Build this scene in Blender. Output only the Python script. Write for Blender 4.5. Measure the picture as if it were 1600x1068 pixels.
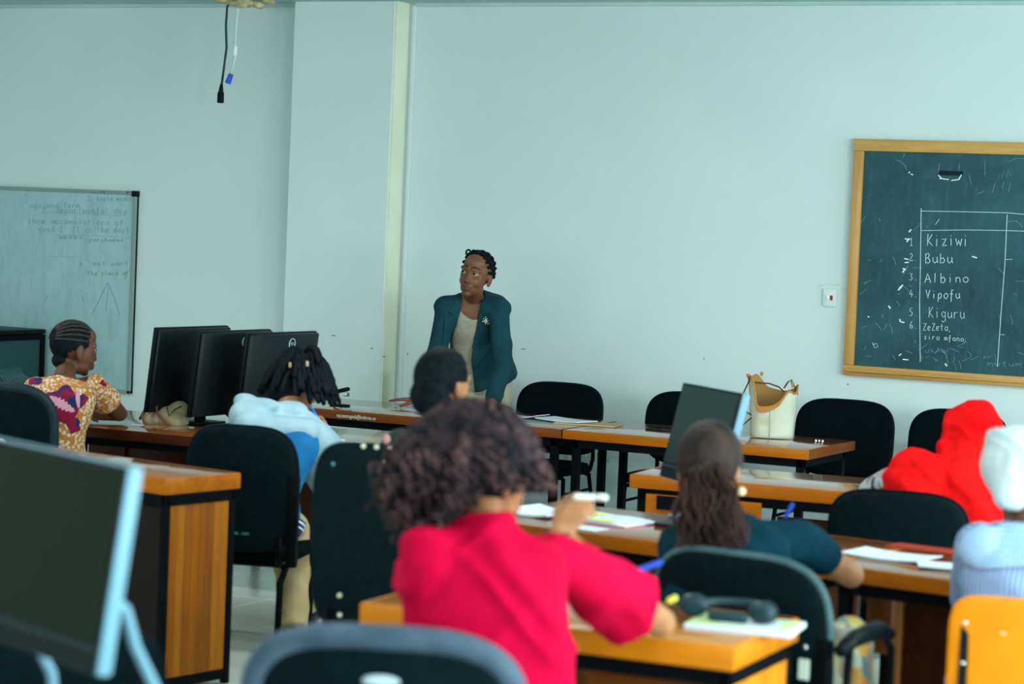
import bpy, bmesh, math, random
import numpy as np
from mathutils import Vector, Matrix, noise
from mathutils.bvhtree import BVHTree

for o in list(bpy.data.objects): bpy.data.objects.remove(o)
S = bpy.context.scene
COL = S.collection
random.seed(7)
PI = math.pi

# ------------------------------------------------------------------ camera
F = 3700.0; ROLL = math.radians(2.4); YAW = math.radians(26.6); PITCH = math.atan(191/3700); EYE = 1.85
FW = Vector((-math.sin(YAW)*math.cos(PITCH), math.cos(YAW)*math.cos(PITCH), -math.sin(PITCH)))
_r = Vector((math.cos(YAW), math.sin(YAW), 0)); _u = _r.cross(FW)
RT = _r*math.cos(ROLL) + _u*math.sin(ROLL); UP = _u*math.cos(ROLL) - _r*math.sin(ROLL)
CAM = Vector((0, 0, EYE))
cd = bpy.data.cameras.new('camera'); cam = bpy.data.objects.new('camera', cd); COL.objects.link(cam)
m = Matrix((RT, UP, -FW)).transposed().to_4x4(); m.translation = CAM; cam.matrix_world = m
cd.sensor_width = 36; cd.lens = F/1600*36; cd.clip_start = .1; cd.clip_end = 100
cd.dof.use_dof = True; cd.dof.focus_distance = 13.4; cd.dof.aperture_fstop = 2.5; cd.dof.aperture_blades = 0
S.camera = cam

def ray(x, y): return FW + RT*((x-800)/F) - UP*((y-534)/F)
def P(x, y, D): return CAM + ray(x, y)*D                # a point seen at pixel x,y at depth D metres
def onz(x, y, z):
    d = ray(x, y); return CAM + d*((z-EYE)/d.z)
def ony(x, y, Y):
    d = ray(x, y); return CAM + d*(Y/d.y)

# ------------------------------------------------------------------ light
w = bpy.data.worlds.new('sky'); S.world = w; w.use_nodes = True
bg = w.node_tree.nodes['Background']; bg.inputs[0].default_value = (.62, .86, 1, 1); bg.inputs[1].default_value = 1.0
def area(name, loc, rot, sx, sy, power, col):
    l = bpy.data.lights.new(name, 'AREA'); l.shape = 'RECTANGLE'; l.size = sx; l.size_y = sy; l.energy = power; l.color = col
    o = bpy.data.objects.new(name, l); COL.objects.link(o); o.location = loc; o.rotation_euler = rot; return o
DAY = (.84, .97, 1.0)
WIN_R = [(.6, 3.6), (4.9, 7.9), (9.2, 12.2)]     # window openings of the right wall, from Y to Y
WIN_B = [(-10.2, -7.2), (-6.0, -3.0), (-1.8, 1.2)]
for a, b in WIN_R: area('window_daylight', (3.22, (a+b)/2, 1.95), (0, PI/2, 0), 1.5, b-a, 165 if a > 9 else 310, DAY)
for a, b in WIN_B: area('window_daylight', ((a+b)/2, -2.32, 1.95), (PI/2, 0, 0), b-a, 1.5, 75, (.95, .98, 1.0))
LAMPS = [(-8.5, 4.5), (-4.5, 4.5), (-.5, 4.5), (-8.5, 8.5), (-4.5, 8.5), (-.5, 8.5)]      # ceiling tubes
for x_, y_ in LAMPS: area('ceiling_lamp_light', (x_, y_, 3.06), (0, 0, 0), 1.2, .25, 38, (1.0, .97, .92))
S.view_settings.view_transform = 'Standard'; S.view_settings.look = 'None'
S.view_settings.gamma = 1; S.view_settings.use_curve_mapping = False; S.view_settings.exposure = 0.38

# ------------------------------------------------------------------ materials
MATS = {}
def mat(name, col, rough=.5, metal=0, coat=0, spec=.18, emit=None, sheen=0):
    if name in MATS: return MATS[name]
    m = bpy.data.materials.new(name); m.use_nodes = True; MATS[name] = m
    b = m.node_tree.nodes['Principled BSDF']
    b.inputs['Base Color'].default_value = (*col, 1); b.inputs['Roughness'].default_value = rough
    b.inputs['Metallic'].default_value = metal; b.inputs['Specular IOR Level'].default_value = spec
    b.inputs['Coat Weight'].default_value = coat; b.inputs['Coat Roughness'].default_value = .12
    b.inputs['Sheen Weight'].default_value = sheen
    return m
def nodes(m): return m.node_tree.nodes, m.node_tree.links, m.node_tree.nodes['Principled BSDF']
def coords(m, scale=(1, 1, 1), kind='Object', rot=(0, 0, 0)):
    N, L, b = nodes(m)
    t = N.new('ShaderNodeTexCoord'); mp = N.new('ShaderNodeMapping')
    mp.inputs['Scale'].default_value = scale; mp.inputs['Rotation'].default_value = rot
    L.new(t.outputs[kind], mp.inputs[0]); return mp.outputs[0]
def ramp(m, src, stops):
    N, L, b = nodes(m); r = N.new('ShaderNodeValToRGB')
    e = r.color_ramp.elements
    while len(e) < len(stops): e.new(.5)
    for k, (p, c) in enumerate(stops): e[k].position = p; e[k].color = (*c, 1)
    L.new(src, r.inputs[0]); return r.outputs[0]
def noise_tex(m, vec, scale, detail=3, rough=.5, dist=0):
    N, L, b = nodes(m); n = N.new('ShaderNodeTexNoise')
    n.inputs['Scale'].default_value = scale; n.inputs['Detail'].default_value = detail
    n.inputs['Roughness'].default_value = rough; n.inputs['Distortion'].default_value = dist
    L.new(vec, n.inputs['Vector']); return n.outputs['Fac']
def mixc(m, fac, a, b_, mode='MIX'):
    N, L, b = nodes(m); x = N.new('ShaderNodeMix'); x.data_type = 'RGBA'; x.blend_type = mode
    for sock, v in ((x.inputs[0], fac), (x.inputs[6], a), (x.inputs[7], b_)):
        if isinstance(v, (int, float)): sock.default_value = v
        elif isinstance(v, tuple): sock.default_value = (*v, 1)
        else: L.new(v, sock)
    return x.outputs[2]
def bump(m, src, strength=.2, dist=.01):
    N, L, b = nodes(m); n = N.new('ShaderNodeBump'); n.inputs['Strength'].default_value = strength
    n.inputs['Distance'].default_value = dist; L.new(src, n.inputs['Height']); L.new(n.outputs[0], b.inputs['Normal'])
def setc(m, out): N, L, b = nodes(m); L.new(out, b.inputs['Base Color'])

def noisy(name, c1, c2, scale=4, rough=.6, bmp=0, bscale=60, stretch=(1, 1, 1), lo=.35, hi=.65, **k):
    if name in MATS: return MATS[name]
    m = mat(name, c1, rough, **k); v = coords(m, stretch)
    setc(m, ramp(m, noise_tex(m, v, scale, 4), [(lo, c1), (hi, c2)]))
    if bmp: bump(m, noise_tex(m, v, bscale, 3), bmp, .004)
    return m
def wood(name, dark, light, axis='x', rough=.28, coat=.5, spec=.5):
    if name in MATS: return MATS[name]
    m = mat(name, light, rough, coat=coat, spec=spec)
    st = {'x': (.35, 5, 5), 'y': (5, .35, 5), 'z': (5, 5, .35)}[axis]
    v = coords(m, st)
    n1 = noise_tex(m, v, 3.2, 5, .6, .6); n2 = noise_tex(m, v, 22, 3, .6)
    c = ramp(m, n1, [(.3, dark), (.7, light)])
    c = mixc(m, .28, c, ramp(m, n2, [(.35, dark), (.65, light)]))
    setc(m, c); return m

WALLC = (.49, .66, .66)
m_wall = mat('wall_paint', WALLC, .62, spec=.25)
v = coords(m_wall)
c = ramp(m_wall, noise_tex(m_wall, v, .7, 4, .6), [(.3, (.565, .685, .69)), (.7, (.625, .73, .735))])
c = mixc(m_wall, ramp(m_wall, noise_tex(m_wall, v, 5.0, 5, .7), [(.60, (0, 0, 0)), (.78, (.35, .35, .35))]), c, (.53, .62, .61))
setc(m_wall, c); bump(m_wall, noise_tex(m_wall, v, 45, 3), .12, .004)
m_cream = noisy('cream_trunking', (.66, .70, .54), (.72, .75, .60), 3, .5)
m_ceil = noisy('ceiling_board', (.40, .56, .54), (.46, .62, .60), 2, .8)
m_tile = noisy('floor_tile_glaze', (.50, .58, .53), (.60, .68, .62), 1.2, .18, coat=.3, lo=.3, hi=.7)
m_grout = noisy('floor_grout', (.10, .13, .12), (.16, .19, .18), 9, .8)
m_side = noisy('side_wall_paint', (.50, .66, .64), (.56, .72, .70), 2, .7)
BLK = (.006, .011, .013)
m_black = mat('black_powder_metal', (.0015, .003, .004), .5, spec=.05)
m_fabric = noisy('black_chair_fabric', (.001, .003, .004), (.002, .006, .008), 90, .95, .2, 300, spec=.03)
m_shell = noisy('black_chair_shell', (.0005, .0045, .0065), (.001, .008, .011), 40, .6, .12, 200, spec=.06)
m_greyedge = noisy('grey_blue_chair_rim', (.034, .060, .092), (.062, .098, .135), 14, .6)
m_dark = mat('dark_plastic', (.001, .004, .006), .4, spec=.12)
m_silver = mat('silver_plastic', (.13, .28, .37), .4, 0, spec=.3)
m_chrome = mat('bright_metal', (.7, .75, .75), .18, 1)
m_white = mat('white_plastic', (.78, .84, .82), .4)
m_paper = noisy('paper', (.52, .60, .70), (.60, .68, .78), 6, .8)
m_wood_front = wood('orange_varnished_wood', (.27, .066, .001), (.46, .130, .001), 'x', .4, .05, .12)
m_wood_top = wood('varnished_desk_top', (.20, .060, .010), (.34, .115, .02), 'x', .12, .8, .7)
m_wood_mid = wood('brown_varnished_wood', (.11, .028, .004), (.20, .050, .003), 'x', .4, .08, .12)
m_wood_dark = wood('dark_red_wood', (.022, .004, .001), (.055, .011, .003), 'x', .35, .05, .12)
m_wood_v = wood('upright_wood_staves', (.21, .060, .005), (.37, .105, .003), 'z', .45, 0, .1)
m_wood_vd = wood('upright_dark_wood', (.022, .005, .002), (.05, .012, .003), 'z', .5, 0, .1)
m_frame_wood = wood('board_frame_pine', (.46, .22, .045), (.68, .38, .10), 'x', .4, .2)
m_frame_wood_v = wood('board_frame_pine_upright', (.42, .20, .045), (.60, .32, .085), 'z', .4, .2)

# ------------------------------------------------------------------ object helpers
def tag(o, label=None, cat=None, group=None, kind=None):
    for k, v_ in (('label', label), ('category', cat), ('group', group), ('kind', kind)):
        if v_: o[k] = v_
    return o
def empty(name, loc, rz=0, label=None, cat=None, group=None):
    o = bpy.data.objects.new(name, None); COL.objects.link(o); o.location = loc; o.rotation_euler = (0, 0, rz)
    o.empty_display_size = .1
    return tag(o, label, cat, group)
class MB:
    """collects closed primitives; build() links them as one mesh object"""
    def __init__(s): s.v = []; s.f = []
    def add(s, vs, fs, M=None):
        n = len(s.v)
        s.v += [(M @ Vector(p)) if M is not None else Vector(p) for p in vs]
        s.f += [tuple(i+n for i in f) for f in fs]; return s
    def box(s, lo, hi, M=None, bev=0):
        x0, y0, z0 = lo; x1, y1, z1 = hi
        if bev:
            bm = bmesh.new(); bmesh.ops.create_cube(bm, size=1)
            for q in bm.verts: q.co = Vector(((x0+x1)/2+q.co.x*(x1-x0), (y0+y1)/2+q.co.y*(y1-y0), (z0+z1)/2+q.co.z*(z1-z0)))
            bmesh.ops.bevel(bm, geom=bm.edges[:], offset=min(bev, .49*min(x1-x0, y1-y0, z1-z0)), segments=2, affect='EDGES', profile=.5)
            bm.verts.index_update()
            s.add([q.co.copy() for q in bm.verts], [[q.index for q in f.verts] for f in bm.faces], M); bm.free(); return s
        vs = [(x0, y0, z0), (x1, y0, z0), (x1, y1, z0), (x0, y1, z0), (x0, y0, z1), (x1, y0, z1), (x1, y1, z1), (x0, y1, z1)]
        return s.add(vs, [(0, 3, 2, 1), (4, 5, 6, 7), (0, 1, 5, 4), (1, 2, 6, 5), (2, 3, 7, 6), (3, 0, 4, 7)], M)
    def cap(s, a, b, r0, r1=None, n=14, flat0=False, flat1=False):
        """rounded cone from a to b"""
        a = Vector(a); b = Vector(b); r1 = r0 if r1 is None else r1
        d = b-a; L = d.length or 1e-6; d = d/L
        x = d.orthogonal().normalized(); y = d.cross(x)
        rings = []
        if flat0: rings += [(0, r0*.5), (0, r0)]
        else: rings += [(-r0*math.cos(t), r0*math.sin(t)) for t in (.35, .8, 1.2)] + [(0, r0)]
        if flat1: rings += [(L, r1), (L, r1*.5)]
        else: rings += [(L, r1)] + [(L+r1*math.cos(t), r1*math.sin(t)) for t in (1.2, .8, .35)]
        return s.rings([[a+d*h+(x*math.cos(2*PI*k/n)+y*math.sin(2*PI*k/n))*r for k in range(n)] for h, r in rings])
    def rings(s, R, close=True):
        n = len(R[0]); o = len(s.v); vs = [p for r in R for p in r]; fs = []
        for i in range(len(R)-1):
            for k in range(n):
                a, b = i*n+k, i*n+(k+1) % n; fs.append((a, b, b+n, a+n))
        if close: fs.append(tuple(reversed(range(n)))); fs.append(tuple((len(R)-1)*n+k for k in range(n)))
        return s.add(vs, fs)
    def ell(s, c, r, R=None, n=16, m=10):
        c = Vector(c); R = R or Matrix.Identity(3); rr = []
        for i in range(1, m):
            t = PI*i/m
            rr.append([c+R @ Vector((r[0]*math.sin(t)*math.cos(2*PI*k/n), r[1]*math.sin(t)*math.sin(2*PI*k/n), -r[2]*math.cos(t))) for k in range(n)])
        return s.rings(rr)
    def loft(s, secs, n=24, sq=2.3):
        """secs: (centre, right vec, fwd vec, half width, half depth)"""
        R = []
        for c, r, f, a, b in secs:
            ring = []
            for k in range(n):
                t = 2*PI*k/n; ct, st = math.cos(t), math.sin(t)
                ring.append(c + r*(a*math.copysign(abs(ct)**(2/sq), ct)) + f*(b*math.copysign(abs(st)**(2/sq), st)))
            R.append(ring)
        return s.rings(R)
    def tube(s, pts, r, n=8, caps=True):
        pts = [Vector(p) for p in pts]; R = []; x = None
        for i, p in enumerate(pts):
            d = (pts[min(i+1, len(pts)-1)]-pts[max(i-1, 0)]).normalized()
            x = (d.orthogonal() if x is None else (x-d*x.dot(d))).normalized(); y = d.cross(x)
            rr = r[i] if isinstance(r, (list, tuple)) else r
            R.append([p+(x*math.cos(2*PI*k/n)+y*math.sin(2*PI*k/n))*rr for k in range(n)])
        return s.rings(R, caps)
    def panel(s, w, h, t, M=None, e=4.0, curve=0.0, puff=0.0, n=48, m=7, vcurve=0.0):
        """superellipse slab in XZ, thickness along Y, bowed by curve*x^2, both faces, padded by puff on the +y face"""
        def out(k):
            a = 2*PI*k/n; c_, s_ = math.cos(a), math.sin(a)
            return (w/2*math.copysign(abs(c_)**(2/e), c_), h/2*math.copysign(abs(s_)**(2/e), s_))
        R = []
        prof = [(q/m, 1) for q in range(1, m)] + [(.975, .8), (1, .35), (1, -.35), (.975, -.8)] + [(q/m, -1) for q in range(m-1, 0, -1)]
        for sc, yy in prof:
            ring = []
            for k in range(n):
                x, z = out(k); x *= sc; z *= sc
                y = yy*t/2 + (puff*(1-sc**4) if yy > 0 else 0) + curve*x*x + vcurve*z*z
                ring.append(Vector((x, y, z)))
            R.append(ring)
        R.reverse()
        k0 = len(s.v)
        s.rings(R)
        if M is not None:
            for i in range(k0, len(s.v)): s.v[i] = M @ s.v[i]
        return s
    def mesh(s, name='m'):
        me = bpy.data.meshes.new(name); me.from_pydata([tuple(p) for p in s.v], [], s.f); me.update(); return me
    def build(s, name, m_, parent=None, smooth=False, loc=None, rz=None):
        me = s.mesh(name); bm = bmesh.new(); bm.from_mesh(me); bmesh.ops.recalc_face_normals(bm, faces=bm.faces[:]); bm.to_mesh(me); bm.free()
        return put(me, name, m_, parent, smooth, loc, rz)
def put(me, name, m_, parent=None, smooth=False, loc=None, rz=None):
    o = bpy.data.objects.new(name, me); COL.objects.link(o)
    if m_: me.materials.clear(); me.materials.append(m_)
    if smooth == 'auto':
        for p in me.polygons: p.use_smooth = True
        me.set_sharp_from_angle(angle=math.radians(38))
    elif smooth:
        for p in me.polygons: p.use_smooth = True
    if parent: o.parent = parent
    if loc is not None: o.location = loc
    if rz is not None: o.rotation_euler = (0, 0, rz)
    return o
def copy_tree(o, parent=None):
    c_ = o.copy(); COL.objects.link(c_); c_.parent = parent
    for ch in list(o.children): copy_tree(ch, c_)
    return c_
def remesh(mb, voxel, smooth=4, sf=.5):
    me = mb.mesh('tmp'); bm = bmesh.new(); bm.from_mesh(me); bmesh.ops.recalc_face_normals(bm, faces=bm.faces[:]); bm.to_mesh(me); bm.free()
    o = bpy.data.objects.new('tmp', me); COL.objects.link(o)
    r = o.modifiers.new('r', 'REMESH'); r.mode = 'VOXEL'; r.voxel_size = voxel; r.use_smooth_shade = True
    if smooth: q = o.modifiers.new('s', 'SMOOTH'); q.factor = sf; q.iterations = smooth
    dg = bpy.context.evaluated_depsgraph_get(); out = bpy.data.meshes.new_from_object(o.evaluated_get(dg))
    bpy.data.objects.remove(o); bpy.data.meshes.remove(me); return out
def displace(me, fn):
    n = len(me.vertices); co = np.empty(n*3); me.vertices.foreach_get('co', co); co = co.reshape(-1, 3)
    nr = np.empty(n*3); me.vertex_normals.foreach_get('vector', nr); nr = nr.reshape(-1, 3)
    d = fn(co); co += nr*d[:, None]; me.vertices.foreach_set('co', co.ravel()); me.update()
def folds(amp, freq=9, seed=0, dirs=((1, .3, .5), (.4, .2, 1), (-.7, .5, .6))):
    def fn(co):
        out = np.zeros(len(co))
        for k, d in enumerate(dirs):
            d = np.array(d)/np.linalg.norm(d); f = freq*(1+.45*k)
            ph = co @ d*f + 1.3*np.sin(co @ np.roll(d, 1)*f*.7+seed+k) + .8*np.sin(co @ np.roll(d, 2)*f*1.3+2*k+seed)
            out += (np.exp(-4.5*np.sin(ph*.5)**2)-.25)*(1/(1+.6*k))
        return amp*out*.9
    return fn
def soften_edge(bm, n=4):
    for _ in range(n):
        new = {}
        for v_ in bm.verts:
            if not v_.is_boundary: continue
            nb = [e.other_vert(v_).co for e in v_.link_edges if e.is_boundary]
            if len(nb) == 2: new[v_] = v_.co*.5+(nb[0]+nb[1])*.25
        for v_, p in new.items(): v_.co = p
def cut(me, keep, solid=0):
    """remove faces whose centre fails keep(x,y,z)"""
    bm = bmesh.new(); bm.from_mesh(me)
    dl = [f for f in bm.faces if not keep(f.calc_center_median())]
    bmesh.ops.delete(bm, geom=dl, context='FACES'); 
    for _ in range(4):
        bd = [v_ for v_ in bm.verts if v_.is_boundary]
        new = {}
        for v_ in bd:
            nb = [e.other_vert(v_).co for e in v_.link_edges if e.is_boundary]
            if len(nb) == 2: new[v_] = v_.co*.5+(nb[0]+nb[1])*.25
        for v_, p in new.items(): v_.co = p
    bm.to_mesh(me); bm.free()
    return me
def solidify(o, t): q = o.modifiers.new('s', 'SOLIDIFY'); q.thickness = t; q.offset = -1; return o
def text_mesh(txt, size, depth=.001):
    c_ = bpy.data.curves.new('t', 'FONT'); c_.body = txt; c_.size = size; c_.extrude = depth; c_.align_x = 'CENTER'; c_.align_y = 'CENTER'
    o = bpy.data.objects.new('t', c_); COL.objects.link(o)
    dg = bpy.context.evaluated_depsgraph_get(); me = bpy.data.meshes.new_from_object(o.evaluated_get(dg))
    bpy.data.objects.remove(o); return me

# ------------------------------------------------------------------ room shell
YW = 13.0; XL, XR, YB, ZC = -11.8, 3.0, -2.1, 3.17
def struct(mb, name, m_, parent=None, smooth=False): o = mb.build(name, m_, parent, smooth); o['kind'] = 'structure'; return o
struct(MB().box((XL-.2, YW, -.2), (XR+.2, YW+.2, ZC+.2)), 'wall_front', m_wall)
struct(MB().box((XL-.2, YB-.2, -.2), (XL, YW, ZC+.2)), 'wall_left', m_side)
mb = MB().box((XR, YB-.2, -.2), (XR+.2, YW, 1.2)).box((XR, YB-.2, 2.7), (XR+.2, YW, ZC+.2))
ys = [YB-.2]+[q for ab in WIN_R for q in ab]+[YW]
for k in range(0, len(ys), 2): mb.box((XR, ys[k], 1.2), (XR+.2, ys[k+1], 2.7))
struct(mb, 'wall_right', m_side)
mb = MB().box((XL, YB-.2, -.2), (XR, YB, 1.2)).box((XL, YB-.2, 2.7), (XR, YB, ZC+.2))
xs = [XL]+[q for ab in WIN_B for q in ab]+[XR]
for k in range(0, len(xs), 2): mb.box((xs[k], YB-.2, 1.2), (xs[k+1], YB, 2.7))
struct(mb, 'wall_back', m_side)
n = 1
for a, b in WIN_R:
    mb = MB()
    for y in (a, (2*a+b)/3, (a+2*b)/3, b-.05): mb.box((XR+.05, y, 1.2), (XR+.1, y+.05, 2.7))
    for z in (1.2, 2.65): mb.box((XR+.05, a, z), (XR+.1, b, z+.05))
    struct(mb, 'window_%d' % n, m_white); n += 1
for a, b in WIN_B:
    mb = MB()
    for x in (a, (2*a+b)/3, (a+2*b)/3, b-.05): mb.box((x, YB-.1, 1.2), (x+.05, YB-.05, 2.7))
    for z in (1.2, 2.65): mb.box((a, YB-.1, z), (b, YB-.05, z+.05))
    struct(mb, 'window_%d' % n, m_white); n += 1
struct(MB().box((XL, YB, ZC), (XR, YW, ZC+.2)), 'ceiling', m_ceil)
for k_, (x_, y_) in enumerate(LAMPS):
    lp_ = empty('ceiling_lamp', (x_, y_, ZC), 0, 'white twin-tube ceiling lamp, %s of the %s row' % (('left one', 'middle one', 'right one')[k_ % 3], ('rear', 'front')[k_//3]), 'lamp', 'ceiling lamps')
    MB().box((-.65, -.15, -.05), (.65, .15, 0), bev=.01).build('lamp_housing', m_white, lp_, 'auto')
    for s_ in (-.07, .07): MB().cap((-.58, s_, -.072), (.58, s_, -.072), .014).build('lamp_tube', MATS.get('lamp_glow') or mat('lamp_glow', (.9, .9, .85), .4), lp_, True)
_b = MATS['lamp_glow'].node_tree.nodes['Principled BSDF']; _b.inputs['Emission Color'].default_value = (1, .97, .9, 1); _b.inputs['Emission Strength'].default_value = 4
fl = struct(MB().box((XL, YB, -.2), (XR, YW, -.006)), 'floor', m_grout)
T = .5; tm = None; random.seed(3)
for i in range(-17, 0):
    for j in range(10, 26):
        x, y = i*T, j*T
        if tm is None:
            tm = MB().box((.002, .002, -.006), (T-.002, T-.002, 0), bev=.0015)
            o = tm.build('tile', m_tile, fl); tmesh = o.data
        else:
            o = bpy.data.objects.new('tile', tmesh); COL.objects.link(o); o.parent = fl
        o.location = (x, y, random.uniform(-.0008, .0003))
mb = MB()
for i in range(int(XL/T), int(XR/T)):
    for j in range(-4, 26):
        if -17 <= i < 0 and j >= 10: continue
        mb.box((i*T+.002, j*T+.002, -.006), (i*T+T-.002, j*T+T-.002, 0))
o = mb.build('outer_tiles', m_tile, fl); o['kind'] = 'stuff'
# pilaster with its cream side and thin edge bead
pa = ony(450, 300, YW-.17).x; pb = ony(606, 300, YW-.17).x
struct(MB().box((pa, YW-.17, 0), (pb, YW, ZC), bev=.004), 'wall_pilaster', m_wall)
struct(MB().box((pb, YW-.165, 0), (pb+.012, YW-.004, ZC)), 'trim_1', m_cream)
struct(MB().box((pb+.035, YW-.012, 0), (pb+.06, YW, ZC), bev=.003), 'trim_2', m_wall)
struct(MB().box((pa-.07, YW-.02, 0), (pa, YW, ZC)), 'trim_3', m_cream)
struct(MB().box((XL, YW-.03, ZC-.02), (pa, YW, ZC)).box((pb+.06, YW-.03, ZC-.02), (XR, YW, ZC)), 'trim_4', m_ceil)
# chips and scuffs on the paint
m_chip = mat('bare_plaster_chip', (.62, .70, .62), .9); m_scuff = mat('dark_scuff', (.10, .13, .13), .9)
for k, (px, py, w_, h_, mm) in enumerate([(1112, 72, 5, 8, 0), (925, 178, 4, 6, 0), (1010, 352, 5, 9, 0), (847, 498, 4, 8, 0), (857, 430, 6, 8, 0), (1222, 280, 3, 10, 0), (845, 560, 3, 6, 0), (950, 720, 2, 5, 1), (637, 553, 2, 5, 1), (521, 524, 10, 2, 1), (581, 544, 6, 2, 1), (524, 605, 3, 9, 1), (818, 545, 10, 1.5, 1), (1325, 600, 3, 3, 1), (1325, 318, 6, 30, 0), (600, 557, 3, 3, 1), (1100, 560, 2, 3, 1), (705, 300, 3, 5, 0), (1385, 235, 3, 6, 0), (1160, 470, 3, 9, 0)]):
    if px < 606: c_ = ony(px, py, YW-.17)
    else: c_ = ony(px, py, YW)
    s_ = 1/262
    mb = MB(); pts = []
    random.seed(k); q = 9
    ring = [Vector((c_.x+math.cos(2*PI*i/q)*w_*s_/2*random.uniform(.6, 1.2), c_.y-.0015, c_.z+math.sin(2*PI*i/q)*h_*s_/2*random.uniform(.6, 1.2))) for i in range(q)]
    mb.rings([[p+Vector((0, .003, 0)) for p in ring], ring])
    o = mb.build('paint_scuff' if mm else 'paint_chip', m_scuff if mm else m_chip); o['kind'] = 'structure'

# ------------------------------------------------------------------ stroke lettering (chalk and marker)
GL = {'a': [[(.8, .55), (.4, .6), (.1, .3), (.4, 0), (.8, .15)], [(.8, .6), (.8, .1), (.95, 0)]], 'b': [[(.15, 1), (.15, 0), (.6, 0), (.8, .3), (.5, .58), (.15, .4)]],
 'c': [[(.8, .5), (.4, .6), (.1, .3), (.4, 0), (.8, .1)]], 'd': [[(.8, .55), (.4, .6), (.1, .3), (.4, 0), (.8, .15)], [(.8, 1), (.8, 0)]],
 'e': [[(.1, .3), (.75, .35), (.6, .6), (.25, .55), (.1, .25), (.35, 0), (.8, .08)]], 'f': [[(.75, .95), (.5, 1), (.4, .8), (.35, -.35)], [(.1, .5), (.7, .55)]],
 'g': [[(.75, .55), (.35, .6), (.1, .35), (.35, .05), (.75, .2)], [(.75, .6), (.75, -.25), (.45, -.4), (.15, -.25)]], 'h': [[(.15, 1), (.15, 0)], [(.15, .4), (.5, .6), (.75, .4), (.75, 0)]],
 'i': [[(.4, .6), (.4, 0)], [(.4, .85), (.42, .9)]], 'l': [[(.4, 1), (.38, 0)]], 'k': [[(.15, 1), (.15, 0)], [(.7, .6), (.2, .3), (.75, 0)]],
 'm': [[(.1, .6), (.1, 0)], [(.1, .5), (.35, .6), (.48, 0)], [(.48, .5), (.75, .6), (.9, 0)]], 'n': [[(.15, .6), (.15, 0)], [(.15, .45), (.5, .6), (.75, .4), (.78, 0)]],
 'o': [[(.45, .6), (.1, .4), (.15, .1), (.5, 0), (.85, .2), (.8, .5), (.45, .6)]], 'p': [[(.15, .6), (.12, -.4)], [(.15, .5), (.6, .6), (.75, .3), (.5, .02), (.15, .12)]],
 'r': [[(.15, .6), (.15, 0)], [(.15, .35), (.45, .6), (.75, .55)]], 's': [[(.75, .52), (.4, .6), (.2, .45), (.65, .2), (.5, 0), (.1, .06)]],
 't': [[(.4, .95), (.4, .1), (.65, 0)], [(.1, .6), (.75, .62)]], 'u': [[(.15, .6), (.15, .15), (.4, 0), (.75, .15), (.75, .6)], [(.75, .3), (.85, 0)]],
 'v': [[(.1, .6), (.4, 0), (.8, .6)]], 'w': [[(.05, .6), (.25, 0), (.5, .5), (.7, 0), (.95, .6)]], 'y': [[(.1, .6), (.4, .1)], [(.8, .6), (.2, -.4)]], 'z': [[(.1, .6), (.75, .6), (.15, 0), (.85, .03)]],
 'K': [[(.15, 1), (.1, 0)], [(.8, 1), (.2, .45), (.85, 0)]], 'B': [[(.2, .95), (.15, 0), (.65, .02), (.8, .25), (.55, .5), (.2, .5)], [(.05, .9), (.55, 1), (.7, .75), (.5, .52)]],
 'A': [[(.05, 0), (.45, 1), (.85, 0)], [(.15, .35), (.75, .38)]], 'V': [[(.05, 1), (.4, 0), (.75, 1)]], 'Z': [[(.1, .95), (.85, 1), (.1, 0), (.9, .05)]], 'D': [[(.15, 1), (.15, 0), (.6, .1), (.8, .5), (.55, .95), (.15, 1)]],
 '1': [[(.25, .75), (.5, 1), (.48, 0)], [(.2, 0), (.8, 0)]], '2': [[(.15, .8), (.5, 1), (.75, .7), (.1, 0), (.85, .02)]], '3': [[(.15, .95), (.7, .9), (.4, .55), (.75, .3), (.45, 0), (.1, .1)]],
 '4': [[(.5, 1), (.1, .4), (.85, .42)], [(.6, .7), (.55, 0)]], '5': [[(.8, 1), (.25, .95), (.2, .6), (.7, .45), (.6, .05), (.15, 0)]], '6': [[(.6, 1), (.2, .5), (.25, .05), (.7, .05), (.7, .4), (.25, .4)]],
 '.': [[(.3, 0), (.36, .05)]], ',': [[(.35, .05), (.2, -.2)]], '-': [[(.1, .35), (.7, .36)]]}
def write(txt, x0, x1, yb, hgt, slope=0, jit=.03, seed=1):
    """strokes in picture-like units: x right, y down, baseline yb"""
    rnd = random.Random(seed); adv = (x1-x0)/len(txt); out = []
    for k, ch in enumerate(txt):
        for st in GL.get(ch, []):
            q = []
            for i in range(len(st)-1):
                for t in (0, .5): q.append(((st[i][0]*(1-t)+st[i+1][0]*t), (st[i][1]*(1-t)+st[i+1][1]*t)))
            q.append(st[-1])
            out.append([(x0+adv*(k+.9*(gx+rnd.uniform(-jit, jit))), yb+slope*(adv*(k+gx))-hgt*(gy+rnd.uniform(-jit, jit))) for gx, gy in q])
    return out
def strokes(lines, mapf, r, name, m_, parent, kind=None):
    mb = MB()
    for l in lines: mb.tube([mapf(*p) for p in l], r, n=4)
    o = mb.build(name, m_, parent)
    if kind: o['kind'] = kind
    return o

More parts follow.
